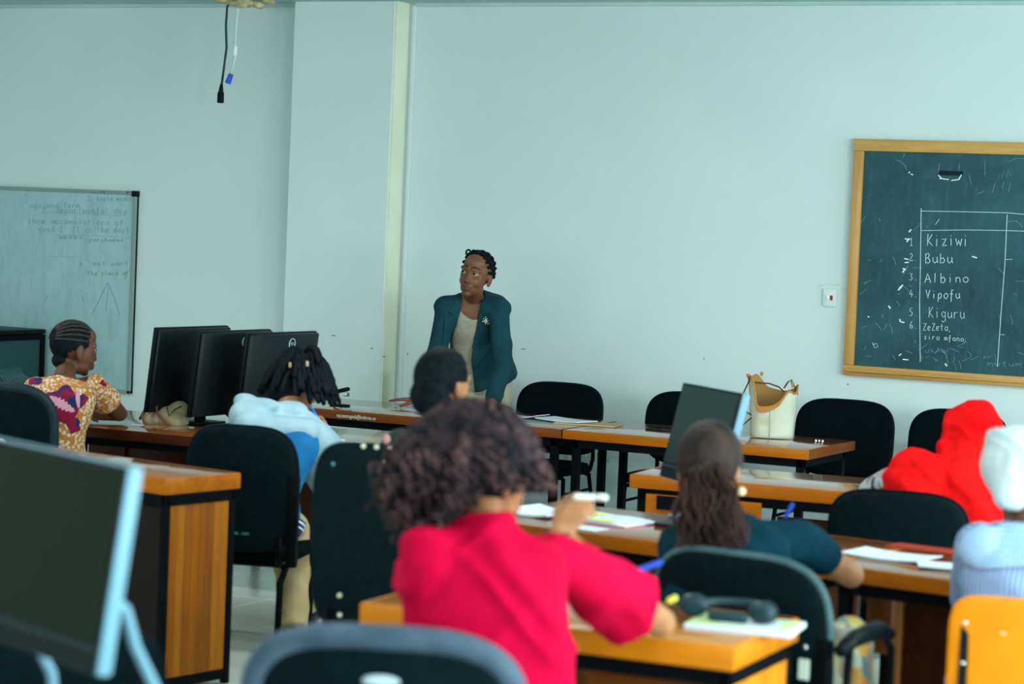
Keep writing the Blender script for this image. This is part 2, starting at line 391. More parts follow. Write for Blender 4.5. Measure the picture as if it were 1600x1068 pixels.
# ------------------------------------------------------------------ blackboard
m_slate = mat('green_chalkboard', (.012, .085, .105), .55, spec=.3)
v = coords(m_slate); v2 = coords(m_slate, (1, 1, 1))
n1 = noise_tex(m_slate, v, 1.6, 6, .65, .6); n2 = noise_tex(m_slate, coords(m_slate, (14, 1, 3)), 2.2, 5, .7, .4)
c = ramp(m_slate, n1, [(.35, (.004, .038, .050)), (.72, (.020, .105, .125))])
c = mixc(m_slate, ramp(m_slate, n2, [(.5, (0, 0, 0)), (.8, (.30, .30, .30))]), c, (.06, .19, .21)); setc(m_slate, c)
m_chalk = mat('chalk', (.52, .72, .72), .95); m_chalk_faint = mat('faint_chalk', (.16, .34, .37), .95); m_chalk_thick = mat('thick_chalk', (.80, .92, .90), .95)
tl = ony(1335, 218, YW-.04); bl = ony(1317, 585, YW-.04)
bx0, bx1, bz0, bz1 = (tl.x+bl.x)/2, (tl.x+bl.x)/2+2.9, bl.z, tl.z+.005
fw = .068; bb = empty('blackboard', ((bx0+bx1)/2, YW, bz0), 0, 'green chalkboard in a pale pine frame with a chalked word list', 'blackboard')
def L_(o): return Matrix.Translation(-o.location)
MBW = lambda: MB()
def wbox(lo, hi, par, bev=0):
    l = par.location; return MB().box(tuple(lo[i]-l[i] for i in range(3)), tuple(hi[i]-l[i] for i in range(3)), bev=bev)
wbox((bx0+.03, YW-.022, bz0+.03), (bx1-.03, YW-.001, bz1-.03), bb).build('slate', m_slate, bb)
for nm, lo, hi, mm in (('frame_rail', (bx0, YW-.045, bz1-fw), (bx1, YW, bz1), m_frame_wood), ('frame_rail', (bx0, YW-.045, bz0), (bx1, YW, bz0+fw*.85), m_frame_wood),
                       ('frame_stile', (bx0, YW-.043, bz0+fw*.85), (bx0+fw*.85, YW, bz1-fw), m_frame_wood_v), ('frame_stile', (bx1-fw, YW-.043, bz0+fw*.85), (bx1, YW, bz1-fw), m_frame_wood_v)):
    wbox(lo, hi, bb, .004).build(nm, mm, bb, 'auto')
wbox((bx0+.02, YW-.062, bz0+.022), (bx1-.02, YW-.04, bz0+.034), bb, .003).build('chalk_ledge', m_frame_wood, bb, 'auto')
def zb(x, y): p = ony(1340+x/4.108, 340+y/4.108, YW-.024); return p-bb.location
lines = []
lines += write('Kiziwi', 445, 720, 180, 74, 0, seed=2) + write('Bubu', 430, 620, 290, 62, 0, seed=3) + write('Albino', 430, 722, 415, 58, 0, seed=4)
lines += write('Vipofu', 437, 665, 518, 55, 0, seed=5)
lines += [[(408, -60), (403, 300), (398, 560), (402, 925)], [(960, -20), (945, 300), (920, 620), (897, 955)], [(408, 82), (700, 78), (950, 82), (1068, 86)],
          [(410, -5-38), (700, -38), (960, -32), (1068, -22)]]
strokes(lines, zb, .0021, 'chalk_writing', m_chalk, bb)
lines = write('Kiguru', 455, 695, 640, 68, .03, seed=6) + write('ZeZeta,', 420, 612, 722, 46, .02, seed=7) + write('sira mfano,', 425, 712, 778, 34, .06, seed=8)
for k, (ch, y) in enumerate((('1', 178), ('2.', 275), ('3.', 402), ('4.', 510), ('5.', 628), ('6.', 710))): lines += write(ch, 330, 330+33*len(ch), y, 48, 0, seed=10+k)
lines += [[(950, 268), (995, 266)], [(918, 750), (944, 750)], [(498, 45), (525, 8)], [(95, 800), (110, 835), (130, 828), (122, 805), (98, 815)]]
strokes(lines, zb, .0016, 'chalk_notes', m_chalk, bb)
def z4(x, y): p = ony(1400+x/7.63, 200+y/7.63, YW-.0235); return p-bb.location
rnd = random.Random(5); lines = []
for k in range(60):
    x, y = rnd.uniform(0, 1040), rnd.uniform(0, 900)
    if 380 < x < 900 and 60 < y < 800: y = rnd.uniform(820, 940)
    a = rnd.uniform(-1.5, 1.5); l = rnd.uniform(15, 70); lines.append([(x+l*t*math.cos(a)+6*math.sin(3*t), y+l*t*math.sin(a)) for t in (0, .33, .66, 1)])
lines += write('mwtum', 830, 1060, 950, 34, .02, seed=20) + write('ulna', 430, 570, 865, 26, 0, seed=21)
strokes(lines, zb, .0013, 'old_chalk_marks', m_chalk_faint, bb, 'stuff')
strokes([[(0, 380), (60, 400), (110, 450), (128, 500)], [(85, 350), (105, 300)], [(1340, 400), (1420, 362), (1526, 365)], [(1220, 590), (1240, 540), (1260, 600), (1285, 510), (1310, 590), (1340, 500), (1370, 570)], [(1180, 650), (1150, 770)], [(1285, 640), (1265, 720)], [(1365, 650), (1340, 760)], [(505, 520), (520, 420)], [(750, 500), (755, 430)], [(980, 780), (1050, 750)], [(1060, 560), (1060, 400)], [(870, 560), (900, 680)]], z4, .0014, 'old_chalk_curves', m_chalk_faint, bb, 'stuff')
lines = []
for x, y, l, a in ((165, 520, 20, 2.2), (175, 548, 30, .3), (520, 600, 110, .12), (660, 625, 100, -.15), (505, 560, 50, .8), (750, 605, 60, -1)):
    lines.append([(x+l*t*math.cos(a), y+l*t*math.sin(a)) for t in (0, .5, 1)])
strokes(lines, z4, .0034, 'thick_chalk_smears', m_chalk_thick, bb, 'stuff')
MB().box(tuple(z4(512, 560)+Vector((0, -.0005, 0))), tuple(z4(800, 515)+Vector((0, .0005, 0)))).build('bare_dark_patch', mat('board_gouge', (.004, .018, .022), .9), bb)
lines = []
for x, y, l, a in ((330, 92, 22, -.9), (303, 135, 25, .1), (315, 155, 28, -.9), (300, 262, 26, .2), (303, 288, 26, -.1), (290, 325, 22, .3), (288, 352, 26, -1), (260, 465, 36, -.8), (268, 450, 30, -.7), (270, 650, 18, 1.3), (278, 668, 22, .2), (198, 566, 20, .9), (735, 248, 32, .3), (290, 908, 36, .1), (265, 884, 18, -.6), (65, 634, 10, .2), (562, 935, 20, 1)):
    lines.append([(x+l*t*math.cos(a), y+l*t*math.sin(a)) for t in (0, .5, 1)])
strokes(lines, zb, .004, 'thick_chalk_dabs', m_chalk_thick, bb, 'stuff')

# ------------------------------------------------------------------ whiteboard
m_wb = mat('smeared_whiteboard', (.46, .66, .66), .35, spec=.4)
n1 = noise_tex(m_wb, coords(m_wb, (1, 1, .6)), 2.4, 6, .7, .8); n2 = noise_tex(m_wb, coords(m_wb, (9, 1, 2.2), rot=(0, .35, 0)), 2, 5, .7, .5)
c = ramp(m_wb, n1, [(.35, (.36, .54, .56)), (.7, (.26, .43, .46))])
c = mixc(m_wb, ramp(m_wb, n2, [(.5, (0, 0, 0)), (.75, (.45, .45, .45))]), c, (.15, .27, .29)); setc(m_wb, c)
m_alu = mat('dull_aluminium', (.22, .31, .30), .45, .1); m_marker = mat('half_wiped_marker', (.19, .33, .35), .8); m_marker2 = mat('dark_marker_smear', (.15, .17, .15), .8)
tr = ony(214, 299, YW-.03); wx1 = tr.x; wz1 = tr.z; wx0 = XL+.1; wz0 = .58
wb = empty('whiteboard', ((wx0+wx1)/2, YW, wz0), 0, 'smeared whiteboard in a thin aluminium frame behind the girl in the printed dress', 'whiteboard')
wbox((wx0, YW-.022, wz0), (wx1, YW-.002, wz1), wb).build('board_surface', m_wb, wb)
for lo, hi in (((wx0, YW-.034, wz1-.025), (wx1, YW, wz1)), ((wx0, YW-.034, wz0), (wx1, YW, wz0+.025)), ((wx1-.03, YW-.034, wz0), (wx1, YW, wz1)), ((wx0, YW-.034, wz0), (wx0+.03, YW, wz1))):
    wbox(lo, hi, wb, .004).build('frame_bar', m_alu, wb)
wbox((wx1-.04, YW-.038, wz1-.035), (wx1+.003, YW, wz1+.004), wb, .004).build('frame_corner', m_dark, wb)
def zw(x, y): p = ony(x/3.8125, 280+y/3.8125, YW-.0235); return p-wb.location
lines = write('2. departmental day', 250, 760, 200, 36, .01, seed=31) + write('show accumulations of', 165, 740, 262, 34, .02, seed=32) + write('cost 20 21 in the dept', 230, 775, 312, 34, .01, seed=33) + write('age and term', 175, 480, 170, 32, .0, seed=34) + write('2. hepto weeks', 520, 790, 128, 30, .0, seed=35)
lines += [[(280, 195), (520, 205), (735, 218)], [(330, 330), (560, 335), (790, 348)], [(260, 458), (460, 462)]]
strokes(lines, zw, .0013, 'marker_writing', m_marker, wb)
lines = [[(640, 615), (548, 805)], [(640, 615), (680, 700), (715, 812)], [(645, 640), (630, 780)], [(265, 730), (285, 690)], [(490, 700), (500, 730)], [(745, 600), (748, 550)]] + write('weeks', 350, 500, 355, 30, 0, seed=41) + write('purchases', 530, 740, 370, 22, 0, seed=42) + write('s. ant part', 470, 770, 512, 26, 0, seed=43) + write('the place of', 520, 770, 570, 26, 0, seed=44)
strokes(lines, zw, .0018, 'marker_smears', m_marker, wb)
mb = MB()
rnd = random.Random(2)
for k in range(26):
    x = rnd.uniform(450, 800); p = zw(x, 76+rnd.uniform(-2, 3)); r_ = .002 + (.008 if k % 12 == 0 else .002)*rnd.random()
    mb.box((p.x-r_, -.035, p.z-r_), (p.x+r_, -.0345, p.z+r_))
o = mb.build('rust_spots', m_marker2, wb); o['kind'] = 'stuff'

# ------------------------------------------------------------------ wall fittings
p = ony(1297, 465, YW)
sw = empty('wall_switch', (p.x, YW, p.z), 0, 'white wall switch with a red rocker, left of the blackboard', 'switch')
MB().box((-.043, -.012, -.052), (.043, 0, .052), bev=.006).build('plate', mat('switch_plate', (.60, .74, .70), .4), sw, 'auto')
MB().box((-.018, -.017, -.010), (-.004, -.011, .016), bev=.002).build('rocker', m_white, sw, 'auto')
MB().box((.005, -.017, -.014), (.020, -.011, .014), bev=.002).build('red_rocker', mat('red_rocker', (.45, .01, .015), .4), sw, 'auto')
mb = MB().tube([(-.07, -.002, .062), (-.03, -.002, .082), (.05, -.002, .076)], .0035, 5)
o = mb.build('paint_ridge', m_chip, sw)
p = ony(914, 716, YW)
so = empty('double_socket', (p.x, YW, p.z), 0, 'white double power socket low on the wall behind the chair', 'socket')
MB().box((-.075, -.012, -.045), (.075, 0, .045), bev=.005).build('plate', mat('socket_plate', (.44, .58, .52), .4), so, 'auto')
for x in (-.045, .045):
    for dx, dz, w_, h_ in ((0, .012, .0035, .008), (-.011, -.012, .006, .0035), (.011, -.012, .006, .0035)):
        MB().box((x+dx-w_/2, -.0135, dz-h_/2), (x+dx+w_/2, -.011, dz+h_/2)).build('pin_hole', m_dark, so)
for x in (-.009, .010): MB().box((x-.007, -.016, .012), (x+.007, -.011, .032), bev=.002).build('rocker', m_white, so, 'auto')
mb = MB().box((-.125, -.018, -.045), (-.079, 0, .048), bev=.004); mb.build('side_box', mat('socket_side_box', (.46, .58, .46), .4), so, 'auto')

# ------------------------------------------------------------------ hanging cables and foam at the ceiling
q0 = ony(385, 6, 12.62)
foam = MB(); rnd = random.Random(4)
for k in range(26):
    a = rnd.uniform(-1, 1); foam.ell((q0.x+a*.17, 12.62+rnd.uniform(-.05, .05), 3.155-rnd.uniform(0, .035)*(1-abs(a))), (rnd.uniform(.02, .05), .04, rnd.uniform(.012, .03)))
fm = remesh(foam, .008, 2); displace(fm, folds(.006, 60, 3))
o = put(fm, 'ceiling_foam', noisy('dried_foam', (.36, .31, .16), (.56, .50, .32), 20, .9), smooth=True)
tag(o, 'lump of dried yellowish foam on the ceiling where two cables come out', 'foam')
q = lambda x, y, Y=12.62: ony(x, y, Y)
o = MB().tube([q(384, -14), q(355, 10), q(353, 40), q(354, 75), q(350, 105), q(346, 135)], .0075, 8).build('black_cable', mat('black_cable', (.02, .045, .06), .5), None, True)
o.name = 'hanging_cable'; tag(o, 'thin black cable hanging from the ceiling foam, ending in a dark plug', 'cable')
MB().cap(q(346, 133), q(345, 145), .010, .018).box((q(345, 145).x-.018, 12.605, q(345, 161).z), (q(345, 145).x+.018, 12.635, q(345, 144).z), bev=.005).build('plug', m_dark, o, True)
o2 = MB().tube([q(374, -14), q(372, 10), q(369, 40), q(367, 75), q(367, 90), q(361, 115)], .009, 8).build('hanging_cable', mat('white_cable', (.55, .68, .68), .5), None, True)
tag(o2, 'thin white cable hanging from the ceiling foam, with a blue connector', 'cable')
MB().cap(q(368, 74), q(367, 84), .014, .014).build('bead', m_white, o2, True)
MB().cap(q(361, 116), q(356, 130), .016, .019, flat0=True, flat1=True).build('blue_connector', mat('blue_connector', (.03, .10, .55), .4), o2, 'auto')

# ------------------------------------------------------------------ network cabinet
p = ony(71, 514, 12.93); rz1 = p.z
rk = empty('network_cabinet', (p.x-.3, 12.64, 0), PI/2, 'black network cabinet with a dark glass door and patch cables inside, below the whiteboard', 'cabinet')
W2 = .3; dz = rz1
MB().box((-W2, -.3, dz-.03), (W2, .3, dz), bev=.008).build('top_panel', m_dark, rk, 'auto')
MB().box((-W2, .27, 0), (W2, .3, dz-.03)).box((-W2, -.27, 0), (-W2+.02, .27, dz-.03)).box((W2-.02, -.27, 0), (W2, .27, dz-.03)).box((-W2, -.27, 0), (W2, .27, .05)).build('body', m_dark, rk)
MB().box((-W2+.005, -.3, .06), (-W2+.05, -.27, dz-.035), bev=.004).box((W2-.05, -.3, .06), (W2-.005, -.27, dz-.035), bev=.004).box((-W2+.05, -.3, dz-.07), (W2-.05, -.27, dz-.035)).box((-W2+.05, -.3, .06), (W2-.05, -.27, .1)).build('door_frame', m_black, rk)
g = mat('smoked_glass', (.06, .16, .17), .08); N_, L__, b_ = nodes(g); b_.inputs['Alpha'].default_value = .35
MB().box((-W2+.05, -.288, .1), (W2-.05, -.284, dz-.07)).build('glass_door', g, rk)
mb = MB()
for k in range(9): mb.box((W2-.035, -.302, dz-.14-k*.035), (W2-.02, -.3, dz-.12-k*.035))
mb.build('vent_slots', mat('vent_black', (.001, .001, .001), .9), rk)
MB().box((-W2+.07, -.16, dz-.32), (W2-.06, -.1, dz-.27), bev=.003).build('patch_panel', mat('grey_rack_unit', (.10, .20, .20), .5), rk)
MB().box((-W2+.07, -.16, dz-.48), (W2-.06, -.1, dz-.43), bev=.003).build('network_switch', mat('grey_rack_unit', (.10, .2, .2), .5), rk)
for k in range(9):
    x = -.05+k*.03; MB().tube([(x, -.165, dz-.29), (x, -.22, dz-.32), (x+.03+.01*k, -.24, dz-.37), (x+.05, -.21, dz-.43), (x+.03, -.165, dz-.45)], .004, 6).build('patch_cable', mat('patch_cable', (.40, .55, .50), .5), rk, True)

# ------------------------------------------------------------------ tables and desks
def desk(name, label, nl, nr, depth, z=.75, th=.055, mt=None, me_=None, over=.04, legs='ends', cat='desk', group=None, panels=None, leg=.04, leg_y=None, side_edge=None):
    nl = Vector((nl[0], nl[1], 0)); nr = Vector((nr[0], nr[1], 0)); Lx = (nr-nl).length; rz = math.atan2(nr.y-nl.y, nr.x-nl.x)
    r = empty(name, nl, rz, label, cat, group)
    mt = mt or m_wood_top; me_ = me_ or m_wood_front
    MB().box((.012, .012, z-th+.002), (Lx-.012, depth-.012, z), bev=.002).build('desktop', mt, r, 'auto')
    MB().box((0, 0, z-th), (Lx, .012, z-.001), bev=.004).build('edge_band', me_, r, 'auto')
    MB().box((Lx-.012, .012, z-th), (Lx, depth, z-.001), bev=.004).build('edge_band', side_edge or me_, r, 'auto')
    MB().box((0, .012, z-th), (.012, depth, z-.001), bev=.004).box((.012, depth-.012, z-th), (Lx-.012, depth, z-.001)).build('edge_band', me_, r, 'auto')
    a = z-th
    MB().box((over, over, a-.045), (Lx-over, over+.025, a)).box((over, depth-over-.025, a-.045), (Lx-over, depth-over, a)).box((over, over+.025, a-.045), (over+.025, depth-over-.025, a)).box((Lx-over-.025, over+.025, a-.045), (Lx-over, depth-over-.025, a)).build('frame', m_black, r)
    for x in (over, Lx-over-leg):
        for y in (over, depth-over-leg): MB().box((x, y, 0), (x+leg, y+leg, a), bev=.003).build('leg', m_black, r)
    return r, Lx, depth, a
Z = .75
a = onz(490, 642, Z); m_ = onz(887, 669, Z); b = onz(1265, 703, Z)
ty = 11.34
desk('teacher_table', 'long brown wood table on black legs the standing teacher leans on', (-7.35, ty), (m_.x-.005, ty), .74, th=.05, me_=m_wood_mid, cat='table', group=None)
desk('teacher_table', 'brown wood table on black legs carrying the cream leather-trimmed bag', (m_.x+.005, ty), (b.x, ty), .74, th=.05, me_=m_wood_front, cat='table', side_edge=m_wood_mid)
o = put(text_mesh('way.assetsuganda@furnfurma.-co', .030, .0006), 'stencilled_text', mat('stencil_white', (.50, .60, .55), .8), None)
for q_ in COL.objects:
    if q_.name == 'teacher_table': t1 = q_
p0 = onz(537, 645, Z); o.parent = t1; o.location = (p0.x+7.35, -.0009, Z-.029); o.rotation_euler = (PI/2, 0, 0)
o.scale = (p_ := .62, 1, 1)

# desk at the left with an end panel of upright staves
ZL = .825; nlc = onz(75, 722, ZL); nrc = onz(260, 748, ZL); far = onz(377, 738, ZL)
ang = math.atan2(far.y-nrc.y, far.x-nrc.x)-PI/2          # the end edge runs along +y
ex = Vector((math.cos(ang), math.sin(ang), 0)); dl0 = Vector((nrc.x, nrc.y, 0))-ex*2.2
dep = (Vector((far.x, far.y))-Vector((nrc.x, nrc.y))).length
r, Lx, dp, a_ = desk('student_desk', 'brown desk with an end panel of upright orange staves, front left', dl0, dl0+ex*2.2, dep, ZL, .062, over=.012, leg=.028)
nst = 8; y0, y1 = .045, dp-.045; rnd = random.Random(8)
for k in range(nst):
    ya = y0+(y1-y0)*k/nst; yb = y0+(y1-y0)*(k+1)/nst
    mm = [m_wood_v, wood('upright_wood_staves_light', (.26, .082, .006), (.42, .14, .010), 'z', .45, 0, .1), wood('upright_wood_staves_deep', (.17, .048, .005), (.30, .09, .008), 'z', .45, 0, .1)][rnd.randrange(3)]
    MB().box((Lx-.034, ya+.0004, .06), (Lx-.018+rnd.uniform(0, .0015), yb-.0004, a_-.035), bev=.0008).build('stave', mm, r)
MB().box((Lx-.036, .04, .02), (Lx-.014, dp-.04, .055)).build('frame', m_black, r)
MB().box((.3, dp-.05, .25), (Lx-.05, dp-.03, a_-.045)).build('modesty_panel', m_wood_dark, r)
MB().box((Lx-.5, .03, .10), (Lx-.05, dp-.06, a_-.05), bev=.004).build('cabinet', mat('desk_interior_shade', (.006, .002, .001), .6), r)  # plain box, its near-black colour stands in for the shaded desk interior

# long table with the three monitors
nl = Vector((-7.75, 9.40, 0)); nr = Vector((-5.25, 9.46, 0))
desk('computer_table', 'dark red-brown table under the three black monitors and the beige bag', nl, nr, .95, Z, .05, me_=m_wood_dark, over=.08)
r3 = [q_ for q_ in COL.objects if q_.name == 'computer_table'][0]
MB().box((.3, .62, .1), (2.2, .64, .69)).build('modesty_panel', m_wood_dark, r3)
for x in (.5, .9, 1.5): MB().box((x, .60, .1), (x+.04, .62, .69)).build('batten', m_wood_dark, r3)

# second-row desks
a1 = onz(928, 833, Z); a2 = onz(1042, 847, Z); a3 = onz(1494, 907, Z)
ang = math.atan2(a3.y-a1.y, a3.x-a1.x); ex = Vector((math.cos(ang), math.sin(ang), 0)); A1 = Vector((a1.x, a1.y, 0))
fy = onz(1000, 799, Z).y
d2 = fy-a1.y-.02
s0 = A1-ex*.62; s1 = A1+ex*.92; s2 = s1+ex*.006; s3 = s2+ex*1.75
r, Lx, dp, a_ = desk('student_desk', 'desk holding the open highlighted books, left of the ponytailed woman', s0, s1, d2, Z, .052)
MB().box((.3, dp-.4, .42), (Lx-.02, dp-.38, a_-.05)).build('modesty_panel', m_wood_mid, r)
r, Lx, dp, a_ = desk('student_desk', 'desk holding the white papers, between the ponytailed woman and the orange chair', s2, s3, d2, Z, .052, over=.03)
MB().box((.01, dp-.4, .42), (.11, dp-.38, a_-.02), bev=.003).build('apron_panel', m_wood_mid, r)
MB().box((.11, dp-.42, .0), (.15, dp-.36, a_-.02), bev=.003).build('upright', wood('upright_orange_post', (.26, .08, .012), (.42, .15, .02), 'z'), r)
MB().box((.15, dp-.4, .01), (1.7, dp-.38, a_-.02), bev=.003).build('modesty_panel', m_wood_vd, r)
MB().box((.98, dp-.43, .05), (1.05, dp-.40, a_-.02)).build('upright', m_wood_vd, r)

# third-row desk
b1 = onz(984, 740, Z); b2 = onz(1304, 766, Z); B1 = Vector((b1.x, b1.y, 0)); ex = (Vector((b2.x, b2.y, 0))-B1).normalized()
r, Lx, dp, a_ = desk('student_desk', 'orange-edged desk behind the near monitor, in front of the teacher tables', B1, B1+ex*2.1, .62, Z, .060, over=.03)
MB().box((.075, .010, .05), (.60, .028, a_-.022), bev=.003).build('end_panel', m_wood_front, r)
MB().box((.62, .22, .05), (1.95, .24, a_-.10), bev=.003).build('modesty_panel', m_wood_dark, r)
MB().box((.13, -.004, a_-.085), (.22, .009, a_-.025)).build('bracket', m_black, r)
MB().box((.98, .20, .05), (1.02, .22, a_-.1)).build('upright', m_wood_front, r)

# desk under the girl in red
c1 = onz(563, 945, Z); c2 = onz(1147, 1010, Z); c3 = onz(1265, 964, Z); c3 = c2+(c3-c2)*.96
C2 = Vector((c2.x, c2.y, 0)); ex = (C2-Vector((c1.x, c1.y, 0))).normalized()
ey = (Vector((c3.x, c3.y, 0))-C2); dep = ey.length
ex = Vector((ey.y, -ey.x, 0)).normalized()*.5+ex*.5; ex.normalize()
r, Lx, dp, a_ = desk('student_desk', 'bright orange wood desk under the notebook and headphones, front right', C2-ex*1.12, C2, dep, Z, .068, over=.014, leg=.03, me_=wood('bright_orange_edge', (.42, .125, .004), (.66, .215, .003), 'x', .4, .06, .12), mt=wood('bright_orange_top', (.40, .13, .018), (.58, .22, .03), 'x', .12, 1, .9))
RD = r; RDX = ex.copy(); RD0 = C2.copy(); RDEP = dep
for k in range(6):
    ya = .05+(dp-.1)*k/6; yb = .05+(dp-.1)*(k+1)/6
    MB().box((Lx-.034, ya+.0005, .06), (Lx-.016, yb-.0005, a_-.03), bev=.0008).build('stave', [wood('bright_staves', (.50, .16, .006), (.74, .28, .010), 'z', .45, 0, .1), wood('bright_staves_b', (.44, .14, .006), (.66, .24, .010), 'z', .45, 0, .1)][k % 2], r)
MB().box((Lx-.036, .045, .02), (Lx-.014, dp-.045, .055)).build('frame', m_silver, r)
MB().box((.05, dp-.07, .2), (Lx-.05, dp-.05, a_-.05)).build('modesty_panel', m_wood_mid, r)
MB().box((Lx-.46, .10, .15), (Lx-.06, dp-.08, a_-.05), bev=.004).build('drawer_case', m_wood_mid, r)

# ------------------------------------------------------------------ chairs
def heading(h): h = math.radians(h); return Vector((math.sin(h), math.cos(h), 0))      # 0 = towards the front wall, + to the right
def chair(name, label, at, hd, w=.5, ztop=.92, zbot=.5, group=None, rim=None, shell=None, rimr=.010, pad=None, curve=.5, style='four', lean=.10, e=3.6, arms=False, bracket=False, vent=None, seat_d=.44, zs=.47, seat_w=None):
    """at = centre of the back on the floor; local +y is where a sitter faces"""
    r = empty(name, (at[0], at[1], 0), -math.radians(hd), label, 'chair', group)
    h = ztop-zbot; zc = (ztop+zbot)/2; sw_ = seat_w or w*.92
    M = Matrix.Translation((0, 0, zc)) @ Matrix.Rotation(lean, 4, 'X')
    MB().panel(w, h, .030, M, e, curve, .018).build('backrest', pad or m_fabric, r, True)
    M2 = Matrix.Translation((0, -.022, zc)) @ Matrix.Rotation(lean, 4, 'X')
    MB().panel(w*.985, h*.985, .012, M2, e, curve).build('back_shell', shell or m_shell, r, True)
    pts = []
    for k in range(65):
        a = 2*PI*k/64; c_, s_ = math.cos(a), math.sin(a)
        x = w/2*math.copysign(abs(c_)**(2/e), c_)*.995; z = h/2*math.copysign(abs(s_)**(2/e), s_)*.995
        pts.append(M @ Vector((x, -.012+curve*x*x, z)))
    MB().tube(pts, rimr, 8, False).build('rim', rim or m_shell, r, True)
    MB().panel(sw_, seat_d, .055, Matrix.Translation((0, .04+seat_d/2, zs-.03)) @ Matrix.Rotation(PI/2, 4, 'X') @ Matrix.Scale(-1, 4, (0, 1, 0)), 4.5, 0, .012).build('seat', pad or m_fabric, r, True)
    yb, yf = .06, .02+seat_d-.03; tr_ = .0125; x = sw_/2-.03
    for sx in (-1, 1):
        MB().tube([(sx*x*.95, -.035+curve*x*x*.9, zbot+.06), (sx*x*.95, -.02, zbot-.02), (sx*x*.92, .0, zs-.05), (sx*x*.92, .06, zs-.075)], tr_, 8).build('back_upright', m_black, r, True)
        if style == 'four':
            MB().tube([(sx*x, yf, zs-.07), (sx*(x+.01), yf+.02, .25), (sx*(x+.015), yf+.03, .012)], tr_, 8).build('leg', m_black, r, True)
            MB().tube([(sx*x, yb, zs-.07), (sx*(x+.01), yb-.03, .25), (sx*(x+.015), yb-.06, .012)], tr_, 8).build('leg', m_black, r, True)
            MB().tube([(sx*(x+.006), yb-.02, .31), (sx*(x+.006), yf+.012, .31)], .009, 6).build('stretcher', m_black, r, True)
        elif style == 'sled':
            MB().tube([(sx*x, yf, zs-.07), (sx*x, yf+.02, .3), (sx*x, yf+.02, .10), (sx*x, yf-.0, .04), (sx*x, yf-.06, .016), (sx*x, yb, .016), (sx*x, yb-.08, .03), (sx*x, yb-.10, .09), (sx*x, yb-.085, .3), (sx*x, yb, zs-.07)], .0145, 10).build('sled_leg', m_black, r, True)
        if bracket:
            MB().box((sx*(w/2-.012)-.022, -.045+curve*w*w/4, zbot-.06), (sx*(w/2-.012)+.022, -.005+curve*w*w/4, zbot+.32), Matrix.Rotation(0, 4, 'X'), bev=.005).build('bracket', m_black, r, 'auto')
        if arms:
            ax = sx*(w/2+.045)
            MB().tube([(sx*(w/2-.03), -.02, zs-.05), (ax, 0, zs-.04), (ax, .05, zs+.08), (ax, .06, .655)], .013, 8).build('arm_bracket', m_black, r, True)
            MB().tube([(ax, .30, .66), (ax, .34, .62), (ax, .345, .4), (ax*.93, .34, zs-.06)], .012, 8).build('arm_frame', m_black, r, True)
            MB().tube([(ax, -.0, .655), (ax, .08, .68), (ax, .24, .69), (ax, .33, .665)], [.020, .026, .028, .018], 10).build('armrest', m_dark, r, True)
    for y_ in (yb, yf): MB().tube([(-x, y_, zs-.07), (x, y_, zs-.07)], .011, 6).build('seat_rail', m_black, r, True)
    if style == 'star':
        MB().cap((0, .26, zs-.06), (0, .26, .12), .028, .022).build('gas_column', m_black, r, True)
        MB().box((-.12, .14, zs-.085), (.12, .38, zs-.06), bev=.004).build('seat_plate', m_black, r)
        for k in range(5):
            a = 2*PI*k/5+.3; d = Vector((math.cos(a), math.sin(a), 0))
            lg = MB().tube([Vector((0, .26, .11)), Vector((0, .26, .10))+d*.14, Vector((0, .26, .075))+d*.28], [.024, .020, .014], 8).build('base_arm', m_dark, r, True)
            MB().ell(Vector((0, .26, .028))+d*.28, (.026, .026, .028)).build('caster', m_dark, lg, True)
    return r
G = None
def ax_(px, py, Y): q_ = ony(px, py, Y); return (q_.x, Y)
chair('visitor_chair', 'black padded chair just right of the standing teacher, in front of the double socket', ax_(876, 650, 12.5), 178, .54, .905, .50, lean=.08)
chair('visitor_chair', 'black padded chair against the wall, behind the phone on the teacher table', ax_(1081, 660, 12.5), 178, .54, .905, .50, lean=.08)
chair('visitor_chair', 'black padded chair under the left end of the blackboard, right of the cream bag', ax_(1321, 680, 12.5), 180, .56, .93, .51, lean=.08)
chair('visitor_chair', 'black padded chair against the wall, mostly hidden by the red headscarf', ax_(1498, 700, 12.5), 180, .54, .92, .50, lean=.08)
chair('visitor_chair', 'black chair behind the standing teacher, only its left rim in view', ax_(690, 640, 12.74), 215, .52, .90, .50, lean=.08)

def on_floor(px, py, D): q_ = P(px, py, D); return (q_.x, q_.y)
HC = chair('office_chair', 'black shell chair the locs-haired student in the grey hood sits on', on_floor(377, 760, 9.9), -16, .48, .945, .425, style='sled', bracket=True, curve=.45, zs=.43, lean=.06)
o = put(text_mesh('www.furnurturma . com', .026, .0006), 'printed_text', mat('print_teal', (.10, .26, .28), .7), HC); o.rotation_euler = (PI/2, 0, 0); o.location = (-.04, -.036, .50); o.scale = (.72, 1, 1)
BC = chair('office_chair', 'tall black shell chair with pale studs along its top edge, left of the red shirt', on_floor(588, 800, 7.7), -14, .41, 1.10, .50, style='sled', e=5, curve=.3, zs=.46, lean=.05, rimr=.014)
m_stud = mat('cream_stud', (.52, .56, .38), .5)
for px, py in ((563, 698), (585, 699), (607, 700), (520, 935), (520, 966), (512, 727)):
    pt = P(px, py, 7.62); l = BC.matrix_basis.inverted() @ pt
    MB().ell((l.x, -.045, l.z), (.0085 if py > 730 or py < 720 else .007, .008, .0085 if py > 730 or py < 720 else .007)).build('stud', m_stud if (px, py) != (512, 727) else mat('teal_stud', (.07, .18, .2), .6), BC, True)
pt = P(603, 730, 7.62); l = BC.matrix_basis.inverted() @ pt
MB().box((l.x-.017, -.050, l.z-.022), (l.x+.017, -.040, l.z+.022), bev=.001).build('sticker', mat('pale_sticker', (.40, .60, .66), .5), BC)
